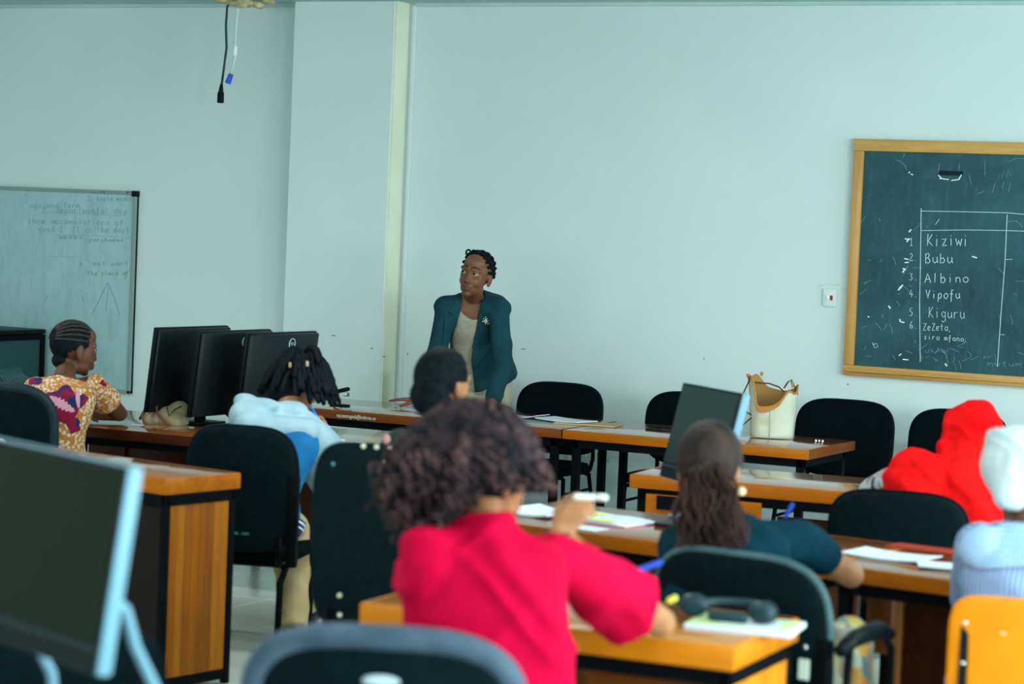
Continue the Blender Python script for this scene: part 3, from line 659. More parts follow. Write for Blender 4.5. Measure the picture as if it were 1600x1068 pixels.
PC = chair('office_chair', 'black shell chair with an armrest, under the ponytailed woman in navy', on_floor(1152, 960, 6.98), 8, .59, .905, .36, style='sled', arms=True, bracket=True, curve=.5, zs=.44, rim=noisy('teal_grey_rim', (.030, .075, .085), (.06, .12, .13), 14, .45), rimr=.013)
l = PC.matrix_basis.inverted() @ P(1297, 1035, 6.7)
MB().box((.236-.017, -.02, .56), (.236+.017, -.016, .62), bev=.001).build('sticker', mat('white_sticker', (.62, .72, .62), .6), PC)
for zz in (.655, .52): MB().ell((.236, -.016, zz), (.008, .004, .008)).build('bolt', m_chrome, PC, True)
chair('office_chair', 'low wide black chair tucked under the far side of the right papers desk', on_floor(1403, 830, 8.85), -10, .52, .90, .50, curve=.45, style='four', rim=m_black)
FC = chair('office_chair', 'large dark office chair with a grey-blue rim and oval badge, bottom edge of the picture', on_floor(603, 1000, 5.2), -22, .60, .935, .48, style='star', rim=m_greyedge, rimr=.030, curve=.42, e=3.2, seat_d=.52, zs=.49, lean=.12)
MB().ell((0, -.060, .838), (.042, .004, .014)).build('badge', mat('silver_badge', (.42, .52, .58), .35, .3), FC, True)
CC = chair('office_chair', 'black chair with a rounded rim at the far left, behind the printed dress', on_floor(2, 650, 11.0), -20, .50, .985, .56, rimr=.024, rim=mat('soft_black_rim', (.007, .022, .030), .5), style='four', e=3.0)
chair('office_chair', 'black chair back below the large front-left monitor, cut by the bottom edge', on_floor(88, 1060, 5.75), -26, .52, .835, .45, curve=.4, style='four')
# chair with the orange back
q_ = on_floor(1610, 1000, 6.4)
OC = empty('orange_chair', (q_[0], q_[1], 0), math.radians(12), 'chair with a bright orange back, under the person in the white headscarf', 'chair')
m_or = noisy('orange_chair_lacquer', (.60, .185, .0005), (.68, .225, .001), 5, .5)
M = Matrix.Translation((0, 0, .66)) @ Matrix.Rotation(.08, 4, 'X')
MB().panel(.44, .46, .018, M, 6.5, .25).build('backrest', m_or, OC, True)
MB().panel(.42, .42, .018, Matrix.Translation((0, .24, .45)) @ Matrix.Rotation(PI/2, 4, 'X'), 5).build('seat', m_or, OC, True)
for sx in (-1, 1):
    up = MB().box((sx*.175-.012, -.012, .05), (sx*.175+.012, -.006, .835), Matrix.Translation((0, 0, 0)), bev=.002).build('back_strip', m_dark, OC)
    for zz in (.81, .70): MB().ell((sx*.175, -.013, zz), (.008, .004, .005)).build('rivet', m_chrome, up, True)
    for y0 in (.03, .42): MB().tube([(sx*.18, y0, .44), (sx*.19, y0-.02 if y0 < .1 else y0+.02, .012)], .012, 8).build('leg', m_black, OC, True)
MB().tube([(-.02-.06, -.0155, .795), (-.07, -.0158, .788), (-.055, -.0155, .795)], .003, 5).build('scratch', m_white, OC)
# ------------------------------------------------------------------ monitors
def logo(parent, loc, rx, m_):
    pts = [(math.cos(a)*rx, 0, math.sin(a)*rx) for a in [2*PI*k/28 for k in range(29)]]
    o = MB().tube(pts, rx*.11, 6, False).build('logo_ring', m_, parent, True); o.location = loc
    t = put(text_mesh('DELL', rx*.78, .0004), 'logo_letters', m_, parent); t.rotation_euler = (PI/2, 0, 0); t.location = loc
    return o, t
m_logo = mat('logo_grey', (.22, .42, .42), .4)
m_mback = mat('monitor_back', (.002, .006, .008), .42, spec=.25); 
def back_monitor(px, py, lab, rz):
    p = onz(px, py, 1.235)                        # near top corner of the back
    w_, h_ = .60, .43; tilt = math.radians(6.5)
    # local: x along the screen width (away from the camera), back face towards -y
    ex = Vector((math.cos(rz), math.sin(rz), 0)); c_ = Vector((p.x, p.y, 0))+ex*w_/2
    ey = Vector((-math.sin(rz), math.cos(rz), 0)); back = c_
    r = empty('black_monitor', (back.x+ey.x*.05, back.y+ey.y*.05, Z), rz, lab, 'monitor', None)
    M = Matrix.Translation((0, .0, .488)) @ Matrix.Rotation(tilt, 4, 'X') @ Matrix.Translation((0, 0, -h_/2))
    MB().box((-w_/2, .0, -h_/2), (w_/2, .022, h_/2), M, bev=.004).build('bezel', m_dark, r, 'auto')
    MB().box((-w_/2+.012, .0215, -h_/2+.015), (w_/2-.012, .0235, h_/2-.012), M).build('screen', mat('dark_screen', (.006, .012, .010), .12), r)
    hs = MB().box((-w_/2+.004, -.022, -h_/2+.006), (w_/2-.004, .001, h_/2-.004), M, bev=.012).build('housing', m_mback, r, 'auto')
    lo = M @ Vector((.055, -.0235, h_/2-.055))
    a, t = logo(r, lo, .026, m_logo)
    for q_ in (a, t): q_.rotation_euler.x += tilt
    MB().box((-.035, -.075, .01), (.035, -.045, .26), Matrix.Rotation(-.03, 4, 'X'), bev=.008).build('stand_pole', m_dark, r, 'auto')
    MB().box((-.115, -.14, 0), (.115, .10, .012), bev=.005).build('stand_base', m_dark, r, 'auto')
    return r
RZM = math.radians(90-2.7)
back_monitor(258, 514, 'black monitor seen from behind, leftmost of the three, over the beige bag', RZM)
back_monitor(326, 520, 'black monitor seen from behind, middle one of the three', RZM)
back_monitor(401, 523, 'dark monitor seen from behind, rightmost of the three, behind the locs', RZM)
m_scr = mat('dark_glossy_screen', (.006, .009, .002), .45, spec=.10); m_scr2 = mat('dark_teal_screen', (.006, .018, .018), .25, spec=.25)
def aio(lab, px, py, D, rzdeg, w_, h_, tiltd, scr, stand=(-1, 1)):
    p = P(px, py, D); rz = math.radians(rzdeg); ex = Vector((math.cos(rz), math.sin(rz), 0)); ey = Vector((-ex.y, ex.x, 0))
    tilt = math.radians(-tiltd)
    zt = p.z-Z; c_ = Vector((p.x, p.y, 0))-ex*w_/2-ey*0
    r = empty('silver_edged_monitor', (c_.x, c_.y, Z), rz, lab, 'monitor')
    M = Matrix.Translation((0, 0, zt)) @ Matrix.Rotation(tilt, 4, 'X') @ Matrix.Translation((0, 0, -h_/2))
    MB().box((-w_/2, .004, -h_/2), (w_/2, .040, h_/2), M, bev=.010).build('silver_housing', m_silver, r, 'auto')
    MB().box((-w_/2+.004, -.002, -h_/2+.004), (w_/2-.004, .006, h_/2-.003), M, bev=.001).build('bezel', m_dark, r)
    MB().box((-w_/2+.014, -.0035, -h_/2+.062), (w_/2-.012, -.001, h_/2-.012), M).build('screen', scr, r)
    MB().box((-w_/2+.006, -.005, -h_/2+.046), (w_/2-.006, -.001, -h_/2+.053), M).build('chin_line', mat('dark_grey_line', (.02, .03, .035), .5), r)
    for sx in stand:
        x = sx*w_*.36
        a = M @ Vector((x, .045, -h_/2+.15)); b_ = M @ Vector((x, .10, -h_/2+.12))
        MB().tube([a, b_, M @ Vector((x, .135, -h_/2+.05)), Vector((x, .165, .10)), Vector((x, .175, .03)), Vector((x, .16, .012))], .0115, 10).build('stand_arm', m_silver, r, True)
        MB().box((x-.018, -.09, 0), (x+.018, .19, .014), bev=.005).build('stand_foot', m_silver, r, 'auto')
    if len(stand) > 1: MB().box((-w_*.36, .15, .0), (w_*.36, .17, .012)).build('stand_bar', m_silver, r)
    else: MB().box((-.10, -.06, 0), (.10, .12, .012), bev=.005).build('stand_base', m_silver, r, 'auto')
    return r
FM = aio('large dark monitor with a thick silver edge, front left corner of the picture', 199, 727, 4.45, -24, .66, .40, 8, m_scr)
MM = aio('dark monitor tilted back with a blue-silver edge, behind the ponytailed head', 1160, 613, 8.62, -42, .50, .375, 13, m_scr2, (-.7,))
loc = FM.location
desk('student_desk', 'desk under the large front-left monitor, below the picture edge', (loc.x-1.0, loc.y-.25), (loc.x+.45, loc.y-.25), .55, Z, .06)
l = FM.matrix_basis.inverted() @ P(52, 1040, 4.35)
MB().tube([Vector((l.x, -.03, .15)), Vector((l.x, -.035, .05)), Vector((l.x, -.02, .012))], .0125, 10).build('front_leg', m_silver, FM, True)
# leads of the black monitors
c_ = [P(290, 610, 12.2), P(298, 628, 12.2), P(312, 637, 12.1), P(335, 640, 12.0), P(352, 645, 11.9), P(362, 655, 11.8)]
o = MB().tube(c_, .006, 6).build('monitor_cable', m_dark, None, True); tag(o, 'thin black lead looping behind the leftmost black monitor', 'cable')
o = MB().tube([P(318, 636, 12.15), P(340, 643, 12.0), P(358, 646, 11.8), P(372, 660, 11.7)], .006, 6).build('monitor_cable', m_dark, None, True); tag(o, 'thin black lead running right from the leftmost monitor stand', 'cable')

# ------------------------------------------------------------------ people
def skin(name, c1, c2): 
    m = noisy(name, c1, c2, 14, .52, spec=.32); return m
sk_dark = skin('deep_brown_skin', (.075, .030, .016), (.110, .046, .026))
sk_teach = skin('brown_skin', (.125, .050, .024), (.175, .075, .038))
sk_warm = skin('warm_brown_skin', (.30, .125, .052), (.40, .18, .080))
sk_mid = skin('mid_brown_skin', (.26, .115, .050), (.34, .16, .075))
m_eye = mat('eye_white', (.30, .28, .23), .3); m_iris = mat('dark_iris', (.012, .006, .004), .15)
m_hair = noisy('black_hair', (.002, .004, .006), (.006, .010, .013), 60, .7, .2, 300, spec=.05)
def frame_from(f, up):
    f = f.normalized(); r = f.cross(up).normalized(); u = r.cross(f); return Matrix((r, f, u)).transposed()
def add_head(mb, c, R, s=1.0, face=True):
    T_ = lambda x, y, z: c+R @ Vector((x*s, y*s, z*s))
    E_ = lambda p, r: mb.ell(T_(*p), tuple(q*s for q in r), R)
    E_((0, -.012, .028), (.073, .093, .086)); E_((0, .030, -.012), (.065, .063, .083)); E_((0, .030, -.064), (.054, .053, .041))
    E_((0, .062, -.094), (.020, .018, .015)); E_((0, .030, .055), (.058, .058, .050))
    if face:
        for sx in (-1, 1):
            E_((sx*.028, .056, -.034), (.029, .027, .027)); E_((sx*.0125, .0945, -.033), (.0085, .0085, .007))
            mb.cap(T_(sx*.012, .083, .029), T_(sx*.046, .070, .026), .0095*s, .009*s)
            E_((sx*.033, .076, -.004), (.016, .012, .007))
        mb.cap(T_(0, .084, .012), T_(0, .101, -.030), .0070*s, .0108*s)
        E_((0, .086, -.058), (.026, .016, .012)); E_((0, .088, -.072), (.020, .013, .008))
    for sx in (-1, 1):
        E_((sx*.075, -.006, -.008), (.009, .019, .031)); E_((sx*.073, .0, -.032), (.007, .011, .013))
def hand(mb, wr, d, n, curl=.5, s=1.0, side=1, thumb_in=0.3, spread=.12):
    """wr wrist, d direction of the fingers, n back-of-hand normal, side +1 right hand"""
    d = d.normalized(); n = (n-d*n.dot(d)).normalized(); x = d.cross(n)*side      # x towards the little finger side
    pts = [wr]
    L_ = [.078, .088, .082, .066]; off = [-.030, -.010, .011, .030]; k0 = [.082, .088, .085, .078]
    for k in range(4):
        kn = wr+d*k0[k]*s+x*off[k]*s*.95
        mb.cap(wr+d*.012*s+x*off[k]*.55*s, kn, .0145*s, .0115*s, 10)
        dd = (d+x*spread*(k-1.4)*.5).normalized(); a = curl*.5; p = kn
        for seg, fr in enumerate((.45, .30, .25)):
            v_ = (dd*math.cos(a)-n*math.sin(a)); q = p+v_*L_[k]*fr*s
            mb.cap(p, q, (.0100-.0010*seg)*s, (.0092-.0012*seg)*s, 10); p = q; a += curl*(.9 if seg == 0 else .7)
        pts.append(p)
    t0 = wr+d*.022*s-x*.024*s-n*.004*s; t1 = t0+(d*.55-x*(.75-thumb_in)-n*.25).normalized()*.042*s
    t2 = t1+(d*.9-x*(.3-thumb_in)-n*.3).normalized()*.032*s; t3 = t2+(d*.95+x*thumb_in*.6-n*.35).normalized()*.024*s
    mb.cap(t0, t1, .0155*s, .0125*s, 10); mb.cap(t1, t2, .0120*s, .0105*s, 10); mb.cap(t2, t3, .0105*s, .0085*s, 10)
    return pts+[t3]
def torso(mb, pel, nk, fw, inf=0, sc=1.0, sh=None, top=1.02, bot=-.10, n=28, wide=1.0, bow=.03, hw=1.0):
    u = (nk-pel); L = u.length; u0 = u/L; r = fw.cross(u0).normalized(); f = u0.cross(r)
    prof = [(-.16, .150, .105), (-.08, .172, .122), (0, .178, .128), (.14, .165, .120), (.30, .145, .108), (.45, .142, .108), (.62, .158, .116), (.78, .172, .112), (.88, .165, .092), (.95, .115, .070), (1.02, .062, .058), (1.1, .052, .052)]
    secs = []
    for t, a, b in prof:
        if t < bot or t > top: continue
        cc = pel+u*t-f*(bow*math.sin(PI*max(0, min(1, t))))
        hs = hw if t < .3 else 1
        secs.append((cc, r, f, (a*sc*wide*hs+inf*(1 if t < .9 else .7)), b*sc*hs+inf*(1 if t < .9 else .7)))
    mb.loft(secs, n, 2.25)
    return r, f, u0
class Person:
    def __init__(s, label, base, J, skinm, sc=1.0, voxel=.0065, headup=None, group=None, face=True, curlL=.5, curlR=.5, hs=1.0):
        s.J = J; s.root = empty('person', (base[0], base[1], 0), 0, label, 'person', group); s.o = Vector((base[0], base[1], 0)); s.sc = sc
        j = s.j = {k: (v-s.o if k not in ('fw', 'hf', 'hu', 'hRd', 'hRn', 'hLd', 'hLn', 'lf') else v) for k, v in J.items()}
        s.R = frame_from(j['hf'], j.get('hu', Vector((0, 0, 1)))); mb = MB()
        s.hc = j['H']; s.hs = hs
        add_head(mb, s.hc, s.R, hs, face)
        nb = s.hc+s.R @ Vector((0, -.022, -.07))*hs
        mb.cap(j['N']-(j['N']-j['P']).normalized()*.02, nb, .056*sc, .050*sc)
        s.r, s.f, s.u = torso(mb, j['P'], j['N'], j['fw'], 0, sc)
        s.up_r = (.052*sc, .042*sc); s.fo_r = (.040*sc, .027*sc)
        for q in 'LR':
            sh, el, wr = j['S'+q], j['E'+q], j['W'+q]
            inn = j['N']*.55+sh*.45-s.u*.035
            mb.cap(inn, sh, .050*sc, .054*sc); mb.cap(sh, el, *s.up_r); mb.cap(el, wr, *s.fo_r)
            dd = j.get('h%sd' % q, (wr-el).normalized()); nn = j.get('h%sn' % q, Vector((0, 0, 1)))
            tips = hand(mb, wr, dd, nn, curlL if q == 'L' else curlR, sc*.98, 1 if q == 'R' else -1)
            if q == 'R': s.tipR = tips
            else: s.tipL = tips
            if 'K'+q in j:
                hip = j['P']+s.r*(.09 if q == 'R' else -.09)*sc-s.u*.02
                mb.cap(hip, j['K'+q], .085*sc, .060*sc); mb.cap(j['K'+q], j['A'+q], .056*sc, .036*sc)
                lf = j.get('lf', j['fw']); fd = Vector((lf.x, lf.y, 0)).normalized()
                mb.cap(j['A'+q]-fd*.03-Vector((0, 0, .045)), j['A'+q]+fd*.13-Vector((0, 0, .05)), .032, .026)
        me = remesh(mb, voxel, 3, .5); s.body = put(me, 'body', skinm, s.root, True)
        if face:
            for sx in (-1, 1):
                pe = s.hc+s.R @ Vector((sx*.031, .0765 if hs == 1.17 else .0705, .009))*hs
                e = MB().ell(pe, (.0128*hs,)*3, s.R).build('eye', m_eye, s.root, True)
                pi = pe+s.R @ Vector((.0035, .0105, .001))*hs
                MB().ell(pi, (.0068*hs, .0042*hs, .0068*hs), s.R).build('iris', m_iris, e, True)
    def T(s, x, y, z): return s.hc+s.R @ Vector((x, y, z))*s.hs
    def shoes(s, m_):
        for q in 'LR':
            a = s.j['A'+q]; lf = s.j.get('lf', s.j['fw']); fd = Vector((lf.x, lf.y, 0)).normalized()
            mb = MB().cap(Vector((a.x, a.y, .045))-fd*.035, Vector((a.x, a.y, .038))+fd*.145, .043, .034); put(remesh(mb, .01, 3), 'shoe', m_, s.root, True)
    def legs(s, m_, inf=.016, name='trousers', ank=.92, amp=.006, voxel=.010, upto=.12, kneer=0, hem=.050):
        mb = MB(); j = s.j; sc = s.sc
        torso(mb, j['P'], j['N'], j['fw'], inf*.8, sc, top=upto)
        for q in 'LR':
            hip = j['P']+s.r*(.09 if q == 'R' else -.09)*sc-s.u*.02; k = j['K'+q]; a = j['A'+q]
            mb.cap(hip, k, .088*sc+inf, .064*sc+inf+kneer); mb.cap(k, k+(a-k)*ank, .062*sc+inf+kneer, hem*sc+inf*.6, flat1=True)
        me = remesh(mb, voxel, 4); displace(me, folds(amp, 22, 2)); return put(me, name, m_, s.root, True)
    def top(s, m_, name='shirt', inf=.014, sleeve=.8, slr=(.066, .064), amp=.006, freq=14, voxel=.0075, keep=None, bot=-.16, wide=1.0, seed=0, fore=None, smooth=4, solid=0, bow=.03, extra=None, topt=1.02, hw=1.0):
        mb = MB(); j = s.j; sc = s.sc
        torso(mb, j['P'], j['N'], j['fw'], inf, sc, bot=bot, wide=wide, bow=bow, top=topt, hw=hw)
        for q in 'LR':
            sh, el, wr = j['S'+q], j['E'+q], j['W'+q]
            inn = j['N']*.55+sh*.45-s.u*.035
            mb.cap(inn, sh, .050*sc+min(inf, .02), .054*sc+min(inf, .018))
            if fore is None: mb.cap(sh, sh+(el-sh)*sleeve, slr[0], slr[1], flat1=True)
            else: mb.cap(sh, el, slr[0], slr[1]); mb.cap(el, el+(wr-el)*fore[0], slr[1], fore[1], flat1=True)
        if extra: extra(mb)
        me = remesh(mb, voxel, smooth); displace(me, folds(amp, freq, seed))
        if keep: cut(me, keep)
        o = put(me, name, m_, s.root, True)
        if solid: solidify(o, solid)
        return o
def bvh_of(o): return BVHTree.FromPolygons([v_.co.copy() for v_ in o.data.vertices], [tuple(p.vertices) for p in o.data.polygons])
def drape(poly, org, ex, ey, dr, bvh, off=.004, res=.006, name='drape', m_=None, parent=None, thick=0, maxd=.6):
    """a flat outline (in ex,ey) laid on a surface by rays along dr: a piece of cloth with its own thickness"""
    xs = [p[0] for p in poly]; ys = [p[1] for p in poly]
    def inside(x, y):
        c_ = False; n_ = len(poly)
        for i in range(n_):
            x1, y1 = poly[i]; x2, y2 = poly[(i+1) % n_]
            if (y1 > y) != (y2 > y) and x < (x2-x1)*(y-y1)/(y2-y1)+x1: c_ = not c_
        return c_
    nx = max(2, int((max(xs)-min(xs))/res)+1); ny = max(2, int((max(ys)-min(ys))/res)+1); V = {}; vs = []; fs = []
    def vert(i, jj):
        if (i, jj) in V: return V[i, jj]
        p = org+ex*(min(xs)+i*res)+ey*(min(ys)+jj*res)
        h = bvh.ray_cast(p-dr*.5, dr, maxd+.5)
        if h[0] is None: V[i, jj] = None
        else: V[i, jj] = len(vs); vs.append(h[0]-dr*off)
        return V[i, jj]
    for i in range(nx):
        for jj in range(ny):
            if inside(min(xs)+(i+.5)*res, min(ys)+(jj+.5)*res):
                q = [vert(i, jj), vert(i+1, jj), vert(i+1, jj+1), vert(i, jj+1)]
                if None in q: continue
                if max((vs[a]-vs[b]).length for a in q for b in q) > res*5: continue
                fs.append(q)
    me = bpy.data.meshes.new(name); me.from_pydata([tuple(p) for p in vs], [], fs); me.update()
    bm = bmesh.new(); bm.from_mesh(me); seen = set(); isl = []
    for v0 in bm.verts:
        if v0 in seen: continue
        st = [v0]; seen.add(v0); grp = []
        while st:
            v_ = st.pop(); grp.append(v_)
            for e in v_.link_edges:
                w2 = e.other_vert(v_)
                if w2 not in seen: seen.add(w2); st.append(w2)
        isl.append(grp)
    isl.sort(key=len)
    for grp in isl[:-1]: bmesh.ops.delete(bm, geom=grp, context='VERTS')
    soften_edge(bm, 6); bm.to_mesh(me); bm.free()
    o = put(me, name, m_, parent, True)
    if thick: q = o.modifiers.new('s', 'SOLIDIFY'); q.thickness = thick; q.offset = 1
    return o
def capmesh(ctr, rad, R, keep, n=40, m=28, amp=0, fr=40, seed=0):
    mb = MB().ell(ctr, rad, R, n, m); me = mb.mesh('cap')
    bm = bmesh.new(); bm.from_mesh(me); bmesh.ops.recalc_face_normals(bm, faces=bm.faces[:]); bm.to_mesh(me); bm.free()
    if amp: displace(me, folds(amp, fr, seed))
    Ri = R.transposed(); bm = bmesh.new(); bm.from_mesh(me)
    bmesh.ops.delete(bm, geom=[f for f in bm.faces if not keep(Ri @ (f.calc_center_median()-ctr))], context='FACES'); bm.to_mesh(me); bm.free()
    return me
def smooth_pts(p, n_=4):
    out = []; p = [Vector(q) for q in p]
    for i in range(len(p)-1):
        p0, p1, p2, p3 = p[max(i-1, 0)], p[i], p[i+1], p[min(i+2, len(p)-1)]
        for k in range(n_): t = k/n_; out.append(.5*((2*p1)+(p2-p0)*t+(2*p0-5*p1+4*p2-p3)*t*t+(3*p1-p0-3*p2+p3)*t**3))
    return out+[p[-1]]
HZ = Vector((0, 0, 1))
def hv(h, z=0): v_ = heading(h); return Vector((v_.x, v_.y, z)).normalized()
def seat_legs(J, P_, hd, kn=.44, kz=.50, sep=.10, az=.085):
    f = heading(hd); r = Vector((f.y, -f.x, 0))
    for q, sx in (('L', -1), ('R', 1)):
        J['K'+q] = Vector((P_.x, P_.y, kz))+f*kn+r*sx*sep; J['A'+q] = Vector((P_.x, P_.y, az))+f*(kn+.02)+r*sx*(sep+.01)

# ---- the standing teacher -------------------------------------------------
N0 = P(738, 461, 13.75)
tf = hv(158)                                            # chest faces the class, slightly to picture-right? no: towards the camera
J = dict(N=N0, fw=heading(150), P=Vector((N0.x, N0.y, 0))+heading(150)*-.20+Vector((.03, 0, .93))+RT*.05)
rr = heading(150); rt = Vector((rr.y, -rr.x, 0))        # her right
J['SR'] = P(697, 481, 13.75); J['SL'] = P(779, 484, 13.70)
J['ER'] = P(679, 570, 13.72); J['EL'] = P(786, 572, 13.60)
J['WR'] = onz(655, 624, .800); J['WL'] = onz(768, 633, .800)
J['hRd'] = Vector((-.9, -.35, -.02)); J['hRn'] = Vector((.0, .0, 1)); J['hLd'] = Vector((.85, -.35, -.02)); J['hLn'] = Vector((0, 0, 1))
J['H'] = P(744, 430, 13.60); J['hf'] = (-FW*1.0-RT*.42+UP*.02).normalized(); J['hu'] = (UP+RT*.24).normalized()
p_ = J['P']; rgt = rt
for q, sx in (('R', 1), ('L', -1)):
    J['K'+q] = Vector((p_.x, p_.y, .50))+rgt*sx*.09+rr*.03; J['A'+q] = Vector((p_.x, p_.y, .09))+rgt*sx*.09-rr*.02
T1 = Person('woman in a dark teal blazer and beige top, leaning with both hands on the table', (p_.x, p_.y), J, sk_teach, 1.0, .0048, curlL=.12, curlR=.12, hs=1.17)
m_blazer = noisy('dark_teal_blazer_cloth', (.002, .034, .046), (.004, .048, .062), 7, .85, .25, 260, sheen=0, spec=.2)
m_beige = noisy('beige_knit', (.30, .285, .22), (.38, .36, .28), 12, .85, .2, 300)
m_slacks = noisy('cream_slacks', (.34, .32, .22), (.42, .39, .28), 8, .85)
T1.legs(m_slacks, .016, amp=.004); T1.shoes(mat('black_shoe', (.01, .01, .012), .4))
j = T1.j; ff = T1.f; rr_ = T1.r; uu = T1.u
def tl_(c): d = c-j['N']; return d.dot(rr_), d.dot(ff), d.dot(uu)
def keep_top(c):
    x, y, z = tl_(c); 
    if z > -.015: return False
    return not (y > .0 and z > -.115+9*x*x)             # scoop neckline
T1.top(m_beige, 'beige_top', .008, .2, (.050, .050), .003, 18, .006, keep_top)
def keep_blz(c):
    x, y, z = tl_(c)
    if z > -.002 and abs(x) < .070: return False
    if y > .02:
        d = max(0, min(.34, -z)); xl, xr = -.045+.28*d, .065+.36*d
        return not (xl < x < xr)
    return True
def flare(mb):
    a = j['P']+uu*.10
    mb.loft([(a+uu*.12, rr_, ff, .160, .125), (a+uu*.02, rr_, ff, .185, .140), (a-uu*.08-ff*.02, rr_, ff, .215, .165), (a-uu*.13-ff*.03, rr_, ff, .225, .170)], 28)
    for sx in (-1, 1): mb.cap(j['N']+rr_*sx*.05-uu*.018, j['SR' if sx > 0 else 'SL']+uu*.004-rr_*sx*.01, .044, .042)
BZ = T1.top(m_blazer, 'blazer', .022, .9, (.064, .058), .009, 17, .006, keep_blz, bot=-.09, fore=(.90, .050), seed=4, solid=.005, extra=flare)
bv = bvh_of(BZ)
ey_ = uu; org = j['N']
m_lapel = noisy('teal_lapel', (.002, .040, .054), (.004, .052, .066), 7, .8, .2, 260, spec=.2)
for sx in (1, -1):
    poly = [(.060, .02), (.10, .005), (.150, -.050), (.122, -.072), (.178, -.080), (.200, -.20), (.202, -.34), (.192, -.345), (.141, -.20), (.082, -.045)] if sx > 0 else [(-.045, .02), (-.09, .005), (-.128, -.045), (-.100, -.068), (-.142, -.075), (-.120, -.20), (-.05, -.32), (.040, -.40), (.050, -.345), (.010, -.20), (-.036, -.04)]
    drape(poly, org+ff*.3, rr_, uu, -ff, bv, .006, .0035, 'lapel', m_lapel, T1.root, .004)
# brooch on her left lapel
h = bv.ray_cast(org-rr_*.062-uu*.118+ff*.5, -ff, 1)[0]
if h:
    mb = MB(); rnd = random.Random(1); h = h+ff*.016
    for k in range(26): a, q = rnd.uniform(0, 2*PI), rnd.uniform(.003, .026); mb.ell(h+rr_*q*math.cos(a)+uu*q*math.sin(a)*1.0, (.0038,)*3, n=6, m=5)
    mb.build('brooch', mat('pearl_brooch', (.75, .78, .66), .2, .2), T1.root, True)
# face details
m_lip = mat('lip', (.115, .045, .036), .4); m_brow = mat('brow_hair', (.012, .008, .006), .7)
lp = MB(); 
lp.tube([T1.T(-.021, .090, -.0635), T1.T(-.009, .100, -.0570), T1.T(0, .102, -.0585), T1.T(.009, .100, -.0570), T1.T(.021, .090, -.0635)], [.002, .0055, .005, .0055, .002], 8)
lp.tube([T1.T(-.020, .090, -.0645), T1.T(-.008, .1000, -.0695), T1.T(.008, .1000, -.0695), T1.T(.020, .090, -.0645)], [.002, .0065, .0065, .002], 8)
lp.build('lips', m_lip, T1.root, True)
for sx in (-1, 1):
    MB().tube(smooth_pts([T1.T(sx*.011, .0935, .0365), T1.T(sx*.022, .0915, .0405), T1.T(sx*.036, .0865, .0405), T1.T(sx*.049, .077, .033)]), .0019, 6).build('eyebrow', m_brow, T1.root, True)
    MB().tube([T1.T(sx*.018, .0865, .012), T1.T(sx*.031, .0900, .0175), T1.T(sx*.044, .083, .012)], [.0025, .0060, .0025], 6).build('eyelid', sk_teach, T1.root, True)
    MB().tube([T1.T(sx*.018, .0865, .010), T1.T(sx*.031, .0905, .0155), T1.T(sx*.045, .082, .011)], [.0010, .0016, .0010], 5).build('lash_line', m_brow, T1.root, True)
    MB().ell(T1.T(sx*.0075, .1045, -.0395), (.003, .003, .0018), T1.R, 8, 6).build('nostril', m_brow, T1.root, True)
# hair: flat twists swept back, with knots along the edge
def hk(p): return p.y < .046-.5*max(0, -p.z) and p.z > -.048 and (p.y < .012 or p.z > .058) and not (abs(p.x) > .04 and p.y > -.02 and p.z < .012)
put(capmesh(T1.T(0, -.014, .030), (.0775*1.03, .0975*1.03, .089*1.03), T1.R, hk), 'hair_base', m_hair, T1.root, True)
mb = MB()
for i in range(11):
    a = -1.45+2.9*i/10
    pts = []
    for k in range(22):
        t = k/21; th = 1.02+.25*abs(a)**3/3+t*(1.75-.2*abs(a)); aa = a*1.12
        x = .0775*math.sin(aa)*math.sin(th); y = .098*math.cos(th)-.014; z = .030+.091*math.sin(th)*math.cos(aa)
        pts.append(T1.T(x, y, z))
    for k, p in enumerate(pts): mb.ell(p, (.0105+.0015*(k % 2), .0095, .0105), T1.R, 8, 6)
for a in [(-.056, .012, .088), (-.069, -.0, .066), (-.076, -.02, .04), (.056, .01, .092), (.069, -.01, .074), (.077, -.025, .045), (.080, -.03, .015), (.074, -.035, -.015), (-.078, -.03, .01), (.03, .022, .112), (0, .026, .115), (-.03, .022, .111), (.046, .008, .102), (-.045, .012, .100)]:
    mb.ell(T1.T(*a), (.014, .014, .014), T1.R, 10, 8)
put(remesh(mb, .004, 1), 'twisted_hair', m_hair, T1.root, True)
lo = [T1.T(.070+.013*math.cos(t), -.01, .100+.014*math.sin(t)) for t in [2*PI*k/12 for k in range(13)]]
MB().tube(lo, .0055, 8, False).build('hair_loop', m_hair, T1.root, True)
MB().ell(T1.T(-.078, -.004, -.038), (.004,)*3).build('earring', mat('dark_stud', (.03, .02, .015), .3), T1.root, True)

# ---- girl in the printed dress -------------------------------------------
def headdir(hdg, dn=0): v_ = heading(hdg); return Vector((v_.x, v_.y, -dn)).normalized()
N0 = P(100, 590, 11.45); hd = -14
J = dict(N=N0, fw=heading(hd), P=Vector((N0.x, N0.y, .54))+heading(hd)*-.10)
J['SL'] = P(56, 608, 11.45); J['SR'] = P(146, 602, 11.55)
J['ER'] = onz(187, 646, .80)+Vector((0, 0, .0)); J['WR'] = onz(140, 648, .79); J['hRd'] = Vector((-.9, .3, 0))
J['EL'] = P(62, 668, 11.65); J['WL'] = onz(105, 650, .79); J['hLd'] = Vector((.5, .8, 0))
J['H'] = P(116, 545, 11.55); J['hf'] = headdir(28, .12); J['hu'] = (HZ+RT*.05)
seat_legs(J, J['P'], hd)
G1 = Person('girl with cornrows in an orange dress printed with large maroon leaves', (J['P'].x, J['P'].y), J, sk_dark, .95, .0065, curlL=.3, curlR=.3, hs=1.16)
m_print = mat('orange_speckled_print', (.6, .3, .08), .8)
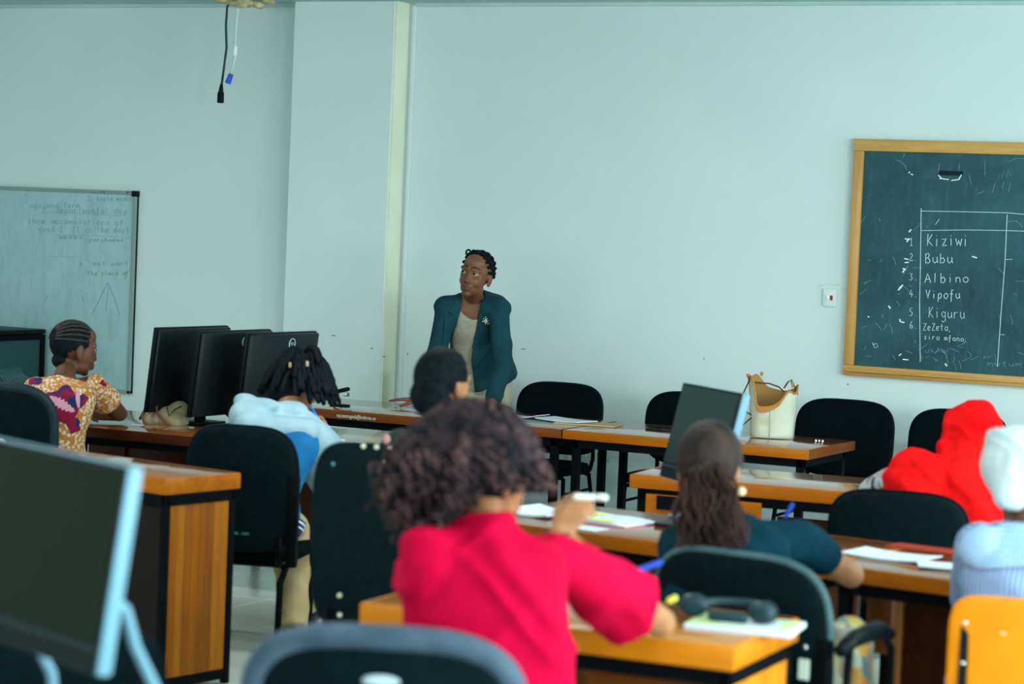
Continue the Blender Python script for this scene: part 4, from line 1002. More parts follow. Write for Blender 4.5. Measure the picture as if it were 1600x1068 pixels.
N_, L__, b_ = nodes(m_print); vo = N_.new('ShaderNodeTexVoronoi'); vo.inputs['Scale'].default_value = 60; L__.new(coords(m_print), vo.inputs['Vector'])
n1 = noise_tex(m_print, coords(m_print), 9, 3)
c = ramp(m_print, vo.outputs['Distance'], [(.36, (.60, .54, .40)), (.60, (.40, .15, .025))]); c = mixc(m_print, ramp(m_print, n1, [(.45, (0, 0, 0)), (.65, (.6, .6, .6))]), c, (.40, .16, .03)); setc(m_print, c)
jj = G1.j
def keep_g(c_):
    d = c_-jj['N']; return not (d.dot(G1.u) > -.008 and abs(d.dot(G1.r)) < .10 and d.dot(G1.u)+abs(d.dot(G1.r))*.25 > .005)
D1 = G1.top(m_print, 'dress', .012, .55, (.062, .072), .004, 16, .0065, keep_g, solid=.003)
G1.legs(m_print, .02, 'dress_skirt', .75, .004, .012); G1.shoes(mat('black_shoe', (.01, .01, .012), .4))
bv = bvh_of(D1); vd = FW; ex_, ey_ = RT, UP
m_mar = noisy('maroon_navy_print', (.20, .004, .035), (.014, .016, .09), 16, .8, lo=.48, hi=.54); m_pink = mat('pink_leaf_print', (.55, .26, .34), .8)
def blob(cx, cy, r, wob=.22, n_=26, seed=0, sy=1):
    rnd = random.Random(seed); ph = rnd.uniform(0, 6); return [(cx+r*(1+wob*math.sin(5*t+ph)+.10*math.sin(9*t))*math.cos(t), cy+sy*r*(1+wob*math.sin(5*t+ph))*math.sin(t)) for t in [2*PI*k/n_ for k in range(n_)]]
def px2(px, py): p = P(px, py, 11.4)-G1.o; return p
s_ = 11.4/3700
def patch(px, py, r, sd, sy=1, mm=None, nm='print_patch', off=.0035): return drape(blob(0, 0, r*s_, .16, seed=sd, sy=sy), px2(px, py), ex_, ey_, vd, bv, off, .004, nm, mm or m_mar, G1.root)
patch(104, 632, 30, 1, .95); patch(55, 591, 14, 2, .7); patch(88, 690, 12, 3, 1.4); patch(134, 622, 8, 4, .9); patch(158, 598, 8, 5, .8); patch(122, 662, 9, 6, 1.5); patch(128, 588, 6, 7)
for (x0, y0, x1, y1, wd) in ((84, 618, 128, 644, 9), (126, 606, 130, 640, 4), (82, 675, 92, 705, 3)):
    L_ = math.hypot(x1-x0, y1-y0); dx, dy = (x1-x0)/L_, (y1-y0)/L_; poly = []
    K = 16
    for k in range(K+1): t = k/K; w_ = wd*math.sin(PI*min(1, t*1.05+.02))**.7*(1 if k % 2 else .45); poly.append(((x0-x0+dx*L_*t-dy*w_)*s_, -(dy*L_*t+dx*w_)*s_))
    for k in range(K, -1, -1): t = k/K; w_ = wd*math.sin(PI*min(1, t*1.05+.02))**.7*(1 if k % 2 else .45); poly.append(((dx*L_*t+dy*w_)*s_, -(dy*L_*t-dx*w_)*s_))
    drape(poly, px2(x0, y0), ex_, ey_, vd, bv, .006, .003, 'pink_leaf', m_pink, G1.root)
def hair_cap(pp, infl, keep, m_, nm='hair', amp=0, fr=40): return put(capmesh(pp.T(0, -.014, .026), (.0745*infl*pp.hs, .0955*infl*pp.hs, .0885*infl*pp.hs), pp.R, keep, amp=amp, fr=fr), nm, m_, pp.root, True)
kp = lambda p: (p.y < .055-.9*max(0, -p.z) and p.z > -.085 and not (p.y > .0 and p.z < -.02) and not(abs(p.x) > .05 and p.z < -.035 and p.y > -.04)) 
hair_cap(G1, 1.03, kp, m_hair, 'scalp_hair')
mb = MB()
for i in range(12):
    a = -1.4+2.8*i/11; pts = []
    for k in range(18):
        t = k/17; th = .85+.2*abs(a)+t*(1.75-.1*abs(a))
        pts.append(G1.T(.0775*math.sin(a)*math.sin(th), .099*math.cos(th)-.014, .026+.092*math.sin(th)*math.cos(a)))
    mb.tube(pts, .0064, 7)
mb.build('cornrows', noisy('cornrow_hair', (.008, .009, .009), (.035, .030, .024), 120, .45, .3, 400), G1.root, True)
MB().ell(G1.T(0, -.062, -.055), (.048, .032, .036), G1.R).build('nape_hair', m_hair, G1.root, True)

# ---- student with locs in the grey hood ----------------------------------
N0 = P(448, 660, 10.3); hd = 8
J = dict(N=N0, fw=heading(hd), P=Vector((N0.x, N0.y, .53))+heading(hd)*-.16)
J['SL'] = P(398, 700, 10.22); J['SR'] = P(498, 702, 10.32)
J['ER'] = P(516, 772, 10.62); J['WR'] = P(509, 686, 10.95); J['hRd'] = (UP*.75-RT*.05+FW*.5).normalized(); J['hRn'] = (RT+UP*.2)
J['EL'] = P(420, 780, 10.6); J['WL'] = onz(505, 703, .79); J['hLd'] = Vector((.8, .5, 0))
J['H'] = P(470, 598, 10.5); J['hf'] = headdir(26, .62); J['hu'] = HZ
f_ = heading(-20); r_ = Vector((f_.y, -f_.x, 0)); kr = P(455, 868, 10.35); ar = P(457, 986, 10.12)
J['KR'] = Vector((kr.x, kr.y, .46)); J['AR'] = Vector((ar.x, ar.y, .09)); J['KL'] = J['KR']-r_*.15+f_*.22; J['AL'] = J['AR']-r_*.02+f_*.42; J['lf'] = f_
H1 = Person('student with short black locs, grey hood and blue jacket, writing with a blue pen', (J['P'].x, J['P'].y), J, sk_mid, .97, .0065, curlL=.4, curlR=1.0)
m_grey = noisy('pale_grey_fleece', (.20, .33, .40), (.31, .46, .52), 6, .92, .5, 180); m_blue = noisy('blue_jacket_nylon', (.003, .10, .28), (.008, .17, .40), 5, .75, .3, 30)
m_khaki = noisy('khaki_cotton', (.33, .25, .12), (.42, .33, .18), 9, .85, .2, 200)
jj = H1.j
def lc(pp, c_): d = c_-pp.j['N']; return d.dot(pp.r), d.dot(pp.f), d.dot(pp.u)
bod = H1.top(m_blue, 'jacket', .030, .12, (.060, .050), .010, 11, .007, None, seed=3, bot=-.16, wide=.98)
mb = MB()
for q in 'LR':
    sh, el, wr = jj['S'+q], jj['E'+q], jj['W'+q]
    mb.cap(sh+(jj['N']-sh)*.35, sh, .072, .073); mb.cap(sh-H1.r*.0, el, .092, .070); mb.cap(el, el+(wr-el)*.84, .062, .044, flat1=True)
me = remesh(mb, .007, 3); displace(me, folds(.007, 20, 5)); put(me, 'sleeves', m_grey, H1.root, True)
mb = MB(); nb = jj['N']
w1 = lambda px, py, D: P(px, py, D)-H1.o
mb.ell(w1(432, 650, 10.32), (.13, .10, .055)); mb.ell(w1(398, 642, 10.25), (.095, .09, .052)); mb.ell(w1(378, 650, 10.22), (.055, .06, .058)); mb.ell(w1(465, 670, 10.30), (.11, .09, .05)); mb.cap(w1(388, 664, 10.13), w1(478, 672, 10.19), .060, .060); mb.cap(w1(478, 672, 10.22), w1(506, 696, 10.30), .064, .068); mb.ell(w1(450, 641, 10.3), (.09, .07, .045)); mb.ell(w1(412, 634, 10.25), (.08, .06, .04)); mb.ell(w1(385, 628, 10.28), (.055, .06, .035)); mb.cap(w1(480, 668, 10.3), w1(512, 700, 10.38), .07, .07)
me = remesh(mb, .007, 10, .7); displace(me, folds(.012, 17, 6)); put(me, 'hood', m_grey, H1.root, True)
bvj = bvh_of(bod)
for k, (x0, y0, x1, y1) in enumerate(((474, 838, 503, 858), (474, 845, 502, 866))):
    pass
mb = MB(); 
for dz_ in (0, .022):
    ring = []
    cc = jj['P']-H1.u*(.020-dz_); 
    for k in range(41): a = 2*PI*k/40; ring.append(cc+H1.r*.222*math.cos(a)+H1.f*.165*math.sin(a)-H1.f*.005)
    mb.tube(ring, .0045, 6, False)
mb.build('hem_stripes', m_white, H1.root, True)
mb = MB().loft([(jj['P']-H1.u*.045, H1.r, H1.f, .205, .150), (jj['P']+H1.u*.02, H1.r, H1.f, .218, .162)], 30); put(remesh(mb, .008, 2), 'hem_band', noisy('navy_hem', (.004, .05, .16), (.006, .07, .2), 9, .7), H1.root, True)
H1.legs(m_khaki, .018, 'khaki_trousers', 1.06, .007, .008, hem=.058); H1.shoes(mat('black_shoe', (.01, .01, .012), .4))
# locs
hair_cap(H1, 1.06, lambda p: p.y < .045 and p.z > -.075, m_hair, 'scalp_hair')
rnd = random.Random(11); mb = MB()
dn = H1.R.transposed() @ Vector((0, 0, -1))
for i in range(340):
    a = rnd.uniform(0, 2*PI); el_ = rnd.uniform(-.25, 1.5)
    d = Vector((math.cos(a)*math.cos(el_), math.sin(a)*math.cos(el_), math.sin(el_)))
    if (d.y > .5 and d.z < .6) or (d.y > .0 and d.z < .1): continue
    p = Vector((d.x*.078, d.y*.098-.014, d.z*.092+.026)); ln = rnd.uniform(.115, .165); pts = [p*.97]
    od = Vector((d.x, d.y, 0)); od = od.normalized() if od.length > .1 else Vector((rnd.uniform(-1, 1), -1, 0)).normalized()
    v_ = Vector((d.x, d.y, d.z*.7)).normalized()
    q = p.copy()
    for k in range(7):
        v_ = (v_*.64+Vector((d.x*.32+rnd.uniform(-.12, .12), d.y*.22+rnd.uniform(-.12, .12), d.z*.1))+dn*.52).normalized(); q = q+v_*ln/7
        e_ = Vector((q.x/.094, (q.y+.014)/.114, (q.z-.026)/.104)); 
        if e_.length < 1: q = Vector((q.x/e_.length, (q.y+.014)/e_.length-.014, (q.z-.026)/e_.length+.026))
        pts.append(q.copy())
    rr0 = rnd.uniform(.0085, .0120); mb.tube([H1.T(*t) for t in pts], [rr0*.8]+[rr0*(1+.12*((k % 2)*2-1)) for k in range(6)]+[rr0*.7], 7)
mb.build('locs', m_hair, H1.root, True)
MB().ell(H1.T(0, -.055, -.062), (.080, .072, .088), H1.R).build('locs_core', m_hair, H1.root, True)
for (px, py, c_) in ((453, 570, (.30, .20, .05)), (480, 568, (.34, .26, .18)), (467, 584, (.40, .30, .22)), (464, 590, (.32, .22, .15))):
    q = P(px, py, 10.38)-H1.o; MB().cap(q-UP*.006, q+UP*.006, .0075, .0075, 8).build('hair_bead', mat('bead_%d' % int(c_[0]*100), c_, .5), H1.root, True)
def pen(a, b, r, body, label, nib=None, capm=None, nm='pen'):
    o = MB().cap(a-a, b-a, r, r*.95, 10).build('barrel', body, None, True)
    d = (b-a).normalized(); e = empty(nm, a, 0, label, 'pen'); o.parent = e
    if nib is not None: MB().cap(-d*.004, -d*.022, r*.9, r*.25, 8).build('tip', nib, e, True)
    if capm is not None: MB().cap((b-a)*.72, (b-a)*1.02, r*1.18, r*1.1, 10, True).build('pen_cap', capm, e, True)
    return e
m_penblue = mat('bright_blue_plastic', (.01, .16, .60), .3); m_pennavy = mat('deep_blue_plastic', (.008, .055, .42), .3)
pen(P(503, 663, 10.93), P(486, 636, 10.93), .007, m_penblue, 'bright blue pen in the hand of the student with locs', m_white)

# ---- woman with the low bun, mostly hidden --------------------------------
N0 = P(690, 672, 7.98); hd = -4
J = dict(N=N0, fw=heading(hd), P=Vector((N0.x, N0.y, .55))+heading(hd)*-.06)
J['SL'] = P(625, 700, 7.95); J['SR'] = P(768, 708, 8.0); J['EL'] = P(612, 800, 8.1); J['ER'] = P(790, 800, 8.15)
J['WL'] = onz(660, 812, .80); J['WR'] = onz(760, 815, .80); J['WL'] = P(660, 815, 8.3); J['WR'] = P(745, 815, 8.3)
J['H'] = P(693, 600, 8.08); J['hf'] = headdir(12, .05); J['hu'] = (HZ+RT*.04)
seat_legs(J, J['P'], -14)
B1 = Person('woman with a smooth black low bun and black top, behind the curly-haired girl', (J['P'].x, J['P'].y), J, sk_warm, .98, .0075, curlL=.4, curlR=.4, hs=1.03)
m_ink = noisy('ink_black_cotton', (.006, .014, .018), (.014, .026, .032), 7, .85)
B1.top(m_ink, 'black_top', .014, .8, (.062, .060), .005, 14, .009, lambda c_: c_.dot(B1.u) < (B1.j['N'].dot(B1.u))+.0 or abs((c_-B1.j['N']).dot(B1.r)) > .09)
B1.legs(m_ink, .016, 'trousers', .95, .005, .014); B1.shoes(mat('black_shoe', (.01, .01, .012), .4))
smk = lambda p: p.z > -.060-.3*p.y and p.y < .052-.5*max(0, -p.z) and not (abs(p.x) > .045 and -.015 > p.z and p.y > -.02)
hair_cap(B1, 1.12, smk, m_hair, 'smooth_hair')
mb = MB().ell(P(672, 616, 8.0)-B1.o, (.078, .06, .080), B1.R); me = remesh(mb, .005, 2); displace(me, folds(.007, 60, 2)); put(me, 'bun', m_hair, B1.root, True)
MB().ell(P(690, 592, 8.0)-B1.o, (.03, .016, .01), B1.R).build('hair_tie', m_ink, B1.root, True)
q = P(604, 686, 7.9)-B1.o
MB().ell(q, (.014, .006, .018)).build('shoulder_print', mat('pink_print', (.50, .26, .24), .8), B1.root, True)

# ---- girl with curly hair in the red shirt --------------------------------
N0 = P(752, 828, 5.85); hd = -20
J = dict(N=N0, fw=heading(hd), P=Vector((N0.x, N0.y, .54))+heading(hd)*-.10+RT*.07)
J['SL'] = P(668, 860, 5.78); J['SR'] = P(878, 878, 5.92)
J['ER'] = P(1032, 972, 6.26); J['WR'] = P(872, 832, 6.28); J['hRd'] = (UP*.72+RT*.62+FW*.1).normalized(); J['hRn'] = (-RT*.2-FW*.95+UP*.2)
J['EL'] = P(690, 985, 6.10); J['WL'] = P(872, 925, 6.42); J['hLd'] = (RT*.95+FW*.2+UP*.05); J['hLn'] = UP
J['H'] = P(764, 744, 5.98); J['hf'] = headdir(24, .12); J['hu'] = HZ
seat_legs(J, J['P'], hd)
R1 = Person('girl with curly brown-black hair and bright red shirt, seen from behind', (J['P'].x, J['P'].y), J, sk_warm, 1.0, .0065, curlL=.7, curlR=1.0, hs=1.08)
m_red = noisy('bright_crimson_cotton', (.42, .0, .025), (.53, .001, .040), 4, .85, .2, 220, spec=.06)
def keepr(c_): x, y, z = lc(R1, c_); return not (z > .040 and abs(x) < .085)
def slv(mb):
    sh, el = R1.j['SR'], R1.j['ER']; d = (el-sh); mb.cap(sh+d*.1, sh+d*.70, .078, .102, flat1=True); mb.cap(sh+d*.3-UP*.02, sh+d*.66-UP*.05, .06, .085, flat1=True)
    mb.cap(R1.j['N']-R1.u*.07-R1.r*.06, R1.j['SL']-R1.u*.035, .085, .080); mb.cap(R1.j['SL']-R1.u*.05+R1.r*.01, R1.j['P']+R1.u*.12-R1.r*.13, .086, .105)
    sh, el = R1.j['SL'], R1.j['EL']; d = (el-sh); mb.cap(sh+d*.1, sh+d*.72, .064, .074, flat1=True)
    mb.cap(R1.j['N']-R1.u*.012-R1.r*.02, R1.j['N']-R1.u*.004+R1.r*.03, .072, .072)
R1.top(m_red, 'red_shirt', .034, .6, (.062, .068), .024, 15, .0075, keepr, seed=9, extra=slv, bot=-.16, wide=1.10, smooth=12, solid=.003, hw=1.0)
m_jean = noisy('dark_denim', (.008, .018, .035), (.015, .03, .055), 20, .85)
R1.legs(m_jean, .016, 'trousers', .95, .005, .014); R1.shoes(mat('black_shoe', (.01, .01, .012), .4))
hair_cap(R1, 1.15, lambda p: p.y < .045 and p.z > -.075, m_hair, 'scalp_hair', .006, 40)
m_curl = noisy('brown_black_curls', (.003, .004, .008), (.040, .020, .024), 14, .6, spec=.12, lo=.45, hi=.66)
m_curl2 = noisy('auburn_curl_ends', (.020, .010, .012), (.10, .050, .048), 12, .6, spec=.12)
def curls(pp, count, seed, base, ln, rad, coil, turns, m_, nm, drop=.6, keepf=None, r0=.0026, zs_=(.0, 1.45)):
    rnd = random.Random(seed); mb = MB()
    for i in range(count):
        a = rnd.uniform(0, 2*PI); el_ = rnd.uniform(*zs_)
        d = Vector((math.cos(a)*math.cos(el_), math.sin(a)*math.cos(el_), math.sin(el_)))
        if keepf and not keepf(d): continue
        q = Vector((d.x*base[0], d.y*base[1]-.014, d.z*base[2]+.026)); v_ = d.copy(); L_ = rnd.uniform(*ln); pts = []; K = 26; ph = rnd.uniform(0, 6); tr_ = rnd.uniform(.8, 1.2)*turns
        c_ = q.copy(); sgn = rnd.choice((-1, 1)); co = rnd.uniform(*coil)
        for k in range(K):
            t = k/(K-1); v_ = (v_*.93+Vector((0, 0, -drop*.12))+Vector((rnd.uniform(-1, 1), rnd.uniform(-1, 1), rnd.uniform(-1, 1)))*.04).normalized()
            c_ = c_+v_*L_/K; x = v_.orthogonal().normalized() if k == 0 else (x-v_*x.dot(v_)).normalized(); y = v_.cross(x)
            w_ = co*(.4+.6*t); pts.append(pp.T(*(c_+(x*math.cos(ph+sgn*tr_*t*6.28)+y*math.sin(ph+sgn*tr_*t*6.28))*w_)))
        mb.tube(pts, [r0*(1-.35*k/K) for k in range(K)], 5)
    return mb.build(nm, m_, pp.root, True)
kf = lambda d: not (d.y > .35 and d.z < .75) and not (d.y > .05 and d.z < .15)
dnr = R1.R.transposed() @ Vector((0, 0, -1))
def twists(pp, count, seed, ln, rad, m_, nm, dn_, wave=.006, vol=1.0):
    rnd = random.Random(seed); mb = MB()
    for i in range(count):
        a = rnd.uniform(0, 2*PI); el_ = math.asin(rnd.uniform(-.75, 1))
        d = Vector((math.cos(a)*math.cos(el_), math.sin(a)*math.cos(el_), math.sin(el_)))
        q = Vector((d.x*.118-.002, d.y*.120-.052, d.z*.110+.068))
        if (q.y > .045) or (q.y > -.045 and q.z < .045) or (q.x > .04 and q.y > -.10 and q.z < .03): continue
        v_ = (Vector((d.x, d.y-.1, d.z*.15-.15))).normalized(); L_ = rnd.uniform(*ln)*(.7 if d.x > .35 and d.y > -.6 else 1); K = 16; pts = []; ph = rnd.uniform(0, 6); sd = Vector((rnd.uniform(-1, 1), rnd.uniform(-1, 1), 0))
        for k in range(K):
            if k > 5 and q.x > .02 and q.y > -.13 and q.z < -.015: break
            v_ = (v_*.78+Vector((d.x*.16+rnd.uniform(-.1, .1), d.y*.14-.05+rnd.uniform(-.1, .1), 0))*vol+dn_*.24).normalized(); q = q+v_*L_/K
            x = v_.orthogonal().normalized(); y = v_.cross(x); w_ = wave*(.5+k/K)
            pts.append(pp.T(*(q+x*w_*math.sin(ph+k*1.45)+y*w_*math.cos(ph+k*1.45))))
        r0 = rnd.uniform(*rad); mb.tube(smooth_pts(pts, 2), [r0*(1+.12*math.sin(k*1.3))*(1 if k < 26 else .75) for k in range(2*len(pts)-1)], 6)
    return mb.build(nm, m_, pp.root, True)
twists(R1, 1250, 1, (.095, .155), (.0048, .0068), m_curl, 'curly_hair', dnr, .0085, .8)
twists(R1, 240, 2, (.13, .195), (.0034, .0048), m_curl2, 'loose_curls', dnr, .010, .9)
mb = MB().ell(R1.T(-.002, -.052, .068), (.116, .117, .108), R1.R); me = remesh(mb, .007, 1); displace(me, folds(.016, 34, 7)); cut(me, lambda c_: (lambda q: not ((q.y > .045) or (q.y > -.03 and q.z < .035)))(R1.R.transposed() @ (c_-R1.hc))); put(me, 'hair_mass', m_curl, R1.root, True)
MB().tube([R1.j['WR']+Vector(( .034*math.cos(a), .034*math.sin(a), .0)) for a in [2*PI*k/20 for k in range(21)]], .0045, 6, False).build('wrist_band', m_ink, R1.root, True)
MB().cap(P(1046, 938, 6.3)-R1.o, P(1054, 934, 6.3)-R1.o, .009, .009).build('yellow_bead', mat('yellow_bead', (.62, .58, .08), .5), R1.root, True)
mk = pen(P(900, 776, 6.20), P(944, 777, 6.20), .0078, m_white, 'white marker pen in the raised hand of the girl in red', None, m_white, 'marker')
bp = pen(P(992, 893, 6.44), P(1032, 878, 6.47), .0082, m_pennavy, 'blue ballpoint pen sticking out beyond the red sleeve', m_silver)

# ---- woman with the ponytail ---------------------------------------------
N0 = P(1135, 812, 7.24); hd = -14
J = dict(N=N0, fw=heading(hd), P=Vector((N0.x, N0.y, .53))+heading(hd)*-.16)
J['SL'] = P(1066, 868, 7.16); J['SR'] = P(1250, 845, 7.30)
J['ER'] = P(1330, 898, 7.50); J['WR'] = P(1262, 868, 7.78); J['hRd'] = (UP*.6-RT*.7+FW*.3); J['hRn'] = (RT+UP*.3)
J['EL'] = P(1050, 900, 7.36); J['WL'] = P(1110, 880, 7.7)
J['H'] = P(1108, 734, 7.30); J['hf'] = headdir(-15, .30); J['hu'] = HZ
seat_legs(J, J['P'], hd)
Y1 = Person('woman with a brown ponytail in a dark navy T-shirt, leaning over her papers', (J['P'].x, J['P'].y), J, sk_mid, 1.0, .0065, curlL=.5, curlR=.9, hs=1.16)
m_navy = noisy('dark_navy_jersey', (.001, .020, .034), (.003, .030, .046), 4, .9, .15, 220, spec=.05)
Y1.top(m_navy, 'navy_shirt', .022, .52, (.070, .064), .010, 14, .0075, lambda c_: not (lc(Y1, c_)[2] > .012 and abs(lc(Y1, c_)[0]) < .085), seed=2, wide=1.05)
m_multi = mat('multicolour_print', (.5, .3, .2), .8); N_, L__, b_ = nodes(m_multi); vo = N_.new('ShaderNodeTexVoronoi'); vo.inputs['Scale'].default_value = 26; L__.new(coords(m_multi, (1, 1, .5)), vo.inputs['Vector'])
N2 = N_.new('ShaderNodeSeparateColor'); L__.new(vo.outputs['Color'], N2.inputs[0])
c = ramp(m_multi, N2.outputs[0], [(0, (.10, .36, .36)), (.25, (.55, .10, .03)), (.5, (.50, .42, .10)), (.75, (.45, .48, .40)), (1, (.06, .16, .18))]); setc(m_multi, c)
def skirt(pp, m_):
    mb = MB(); a = pp.j['P']; f_ = heading(hd)
    mb.loft([(a+pp.u*.10, pp.r, pp.f, .18, .13), (a-pp.u*.02, pp.r, pp.f, .21, .16)], 24)
    for q in 'LR': mb.cap(a+pp.r*(.10 if q == 'R' else -.10), pp.j['K'+q], .12, .095); mb.cap(pp.j['K'+q], pp.j['A'+q]+Vector((0, 0, .1)), .10, .11, flat1=True)
    me = remesh(mb, .012, 4); displace(me, folds(.006, 16, 1)); put(me, 'printed_skirt', m_, pp.root, True)
skirt(Y1, m_multi)
mb = MB().ell(P(1322, 1035, 7.28)-Y1.o, (.085, .13, .15)); mb.ell(P(1318, 1075, 7.28)-Y1.o, (.095, .14, .16)); me = remesh(mb, .010, 3); displace(me, folds(.010, 22, 4)); put(me, 'skirt_folds', m_multi, Y1.root, True); Y1.shoes(mat('black_shoe', (.01, .01, .012), .4))
m_brown = noisy('dark_brown_hair', (.006, .005, .007), (.046, .026, .018), 3, .55, .6, 120, (4, 4, .5), spec=.15)
m_brown2 = noisy('ponytail_brown_hair', (.012, .006, .006), (.070, .034, .026), 9, .6, spec=.12)
hair_cap(Y1, 1.20, lambda p: p.z > -.115-.3*p.y and p.y < .055-.5*max(0, -p.z) and not (p.y > -.040 and p.z < -.010 and abs(p.x) > .04), m_brown, 'smooth_hair')
MB().tube([Y1.T(.024*math.cos(a), -.112, -.045+.024*math.sin(a)) for a in [2*PI*k/16 for k in range(17)]], .008, 8, False).build('hair_tie', m_ink, Y1.root, True)
rnd = random.Random(3); mb = MB()
for i in range(330):
    a = rnd.uniform(0, 2*PI); r_ = math.sqrt(rnd.random()); q = Vector((.010+.018*r_*math.cos(a), -.118, -.045+.018*r_*math.sin(a))); v_ = Vector((math.cos(a)*r_*.9, -.75, math.sin(a)*r_*.7+.1)).normalized(); L_ = rnd.uniform(.15, .25); pts = []
    ph = rnd.uniform(0, 6)
    for k in range(14):
        v_ = (v_*.82+Vector((.045+.05*rnd.uniform(-1, 1), .05*rnd.uniform(-1, 1)+.02*(q.y < -.15), -.22))).normalized(); q = q+v_*L_/14
        e_ = (.010*math.sin(ph+k*.9)); pts.append(Y1.T(q.x+e_, q.y+e_*.5, q.z))
    mb.tube(pts, [.0034]*8+[.003, .0028, .0026, .0022, .0018, .001], 5)
mb.build('ponytail', m_brown2, Y1.root, True)
mb = MB().ell(Y1.T(.0, -.140, -.105), (.055, .035, .062), Y1.R); me = remesh(mb, .006, 1); displace(me, folds(.012, 40, 3)); put(me, 'ponytail_core', m_brown2, Y1.root, True)
MB().ell(Y1.T(.090, -.002, -.052), (.014, .010, .014), Y1.R).build('earring', mat('pearl_gold', (.75, .66, .42), .25), Y1.root, True)
pen(P(1228, 806, 7.74), P(1238, 788, 7.74), .0075, m_pennavy, 'blue pen top showing above the navy shoulder')

# ---- person in the red headscarf -----------------------------------------
N0 = P(1490, 752, 9.15); hd = -14
J = dict(N=N0, fw=heading(hd), P=Vector((N0.x, N0.y, .53))+heading(hd)*-.12)
J['SL'] = P(1415, 722, 9.10)-HZ*.05; J['SR'] = P(1560, 790, 9.18); J['EL'] = P(1364, 768, 9.38); J['ER'] = P(1590, 850, 9.35)
J['WL'] = P(1395, 772, 9.62); J['WR'] = P(1540, 800, 9.6)
J['H'] = P(1518, 682, 9.26); J['hf'] = headdir(20, .30); J['hu'] = (HZ+RT*.10)
seat_legs(J, J['P'], hd)
K1 = Person('person wrapped in a bright red headscarf, seen from behind at the third row', (J['P'].x, J['P'].y), J, sk_mid, .98, .008, curlL=.5, curlR=.5)
m_floral = mat('grey_red_floral', (.5, .5, .5), .8); N_, L__, b_ = nodes(m_floral); vo = N_.new('ShaderNodeTexVoronoi'); vo.inputs['Scale'].default_value = 30; L__.new(coords(m_floral), vo.inputs['Vector'])
N2 = N_.new('ShaderNodeSeparateColor'); L__.new(vo.outputs['Color'], N2.inputs[0]); setc(m_floral, ramp(m_floral, N2.outputs[0], [(.1, (.03, .07, .09)), (.4, (.42, .52, .54)), (.7, (.36, .46, .50)), (.95, (.5, .05, .04))]))
K1.top(m_floral, 'floral_blouse', .016, .8, (.062, .060), .004, 12, .009, fore=(.8, .045))
K1.legs(m_ink, .016, 'trousers', .95, .005, .014); K1.shoes(mat('black_shoe', (.01, .01, .012), .4))
m_scarf = noisy('bright_red_scarf', (.60, .002, .004), (.72, .007, .007), 5, .8, .35, 160, (1, 1, 4), spec=.06)
w1 = lambda px, py, D: P(px, py, D)-K1.o
mb = MB(); R_ = K1.R
mb.ell(w1(1519, 680, 9.24), (.118, .125, .142)); mb.ell(w1(1490, 712, 9.2), (.075, .08, .06)); mb.ell(w1(1478, 696, 9.2), (.035, .05, .03))
mb.cap(w1(1516, 715, 9.18), w1(1508, 790, 9.1), .105, .155); mb.cap(w1(1500, 770, 9.1), w1(1508, 900, 9.02), .155, .185, flat1=True)
mb.cap(w1(1470, 745, 9.1), w1(1418, 728, 9.1), .098, .075); mb.cap(w1(1416, 740, 9.1), w1(1412, 800, 9.1), .075, .085); mb.cap(w1(1440, 760, 9.08), w1(1450, 880, 9.0), .12, .15, flat1=True)
mb.cap(w1(1540, 760, 9.15), w1(1572, 850, 9.1), .09, .11)
me = remesh(mb, .0085, 4, .6); displace(me, folds(.024, 18, 12, ((1, .2, .25), (.8, .3, -.35), (.3, .2, .5))))
Ri = K1.R.transposed(); cut(me, lambda c_: not ((lambda q: q.y > .075 and abs(q.x) < .055 and -.12 < q.z < .05)(Ri @ (c_-K1.hc)))); put(me, 'headscarf', m_scarf, K1.root, True)

# ---- person in the white headscarf ---------------------------------------
N0 = P(1600, 822, 7.10); hd = -12
J = dict(N=N0, fw=heading(hd), P=Vector((N0.x, N0.y, .53))+heading(hd)*-.10)
J['SL'] = P(1530, 858, 7.05); J['SR'] = P(1690, 870, 7.15); J['EL'] = P(1518, 930, 7.30); J['ER'] = P(1720, 960, 7.3); J['WL'] = P(1560, 900, 7.6); J['WR'] = P(1660, 900, 7.6)
J['H'] = P(1590, 738, 7.2); J['hf'] = headdir(-14, .15); J['hu'] = HZ
seat_legs(J, J['P'], hd)
W1 = Person('person in a white headscarf and blue-striped shirt at the right edge', (J['P'].x, J['P'].y), J, sk_dark, .98, .008, curlL=.5, curlR=.5)
m_stripe = mat('blue_white_stripe_cotton', (.5, .6, .8), .85); N_, L__, b_ = nodes(m_stripe); wv = N_.new('ShaderNodeTexWave'); wv.bands_direction = 'X'; wv.inputs['Scale'].default_value = 22; wv.inputs['Distortion'].default_value = 1.2; wv.inputs['Detail'].default_value = 1
L__.new(coords(m_stripe, (1, .5, .1)), wv.inputs['Vector']); setc(m_stripe, ramp(m_stripe, wv.outputs['Fac'], [(.3, (.03, .11, .36)), (.6, (.36, .47, .62))]))
W1.top(m_stripe, 'striped_shirt', .026, .95, (.078, .070), .008, 16, .0075, lambda c_: not (lc(W1, c_)[2] > .005 and abs(lc(W1, c_)[0]) < .085), seed=5, fore=(.8, .05))
bv = bvh_of([q_ for q_ in W1.root.children if q_.name.startswith('striped_shirt')][0])
m_yoke = mat('gathered_blue_white_check', (.5, .6, .8), .85); N_, L__, b_ = nodes(m_yoke); wv = N_.new('ShaderNodeTexWave'); wv.bands_direction = 'Z'; wv.inputs['Scale'].default_value = 26; wv.inputs['Distortion'].default_value = 3; L__.new(coords(m_yoke), wv.inputs['Vector'])
wv2 = N_.new('ShaderNodeTexWave'); wv2.bands_direction = 'X'; wv2.inputs['Scale'].default_value = 34; wv2.inputs['Distortion'].default_value = 2; L__.new(coords(m_yoke), wv2.inputs['Vector'])
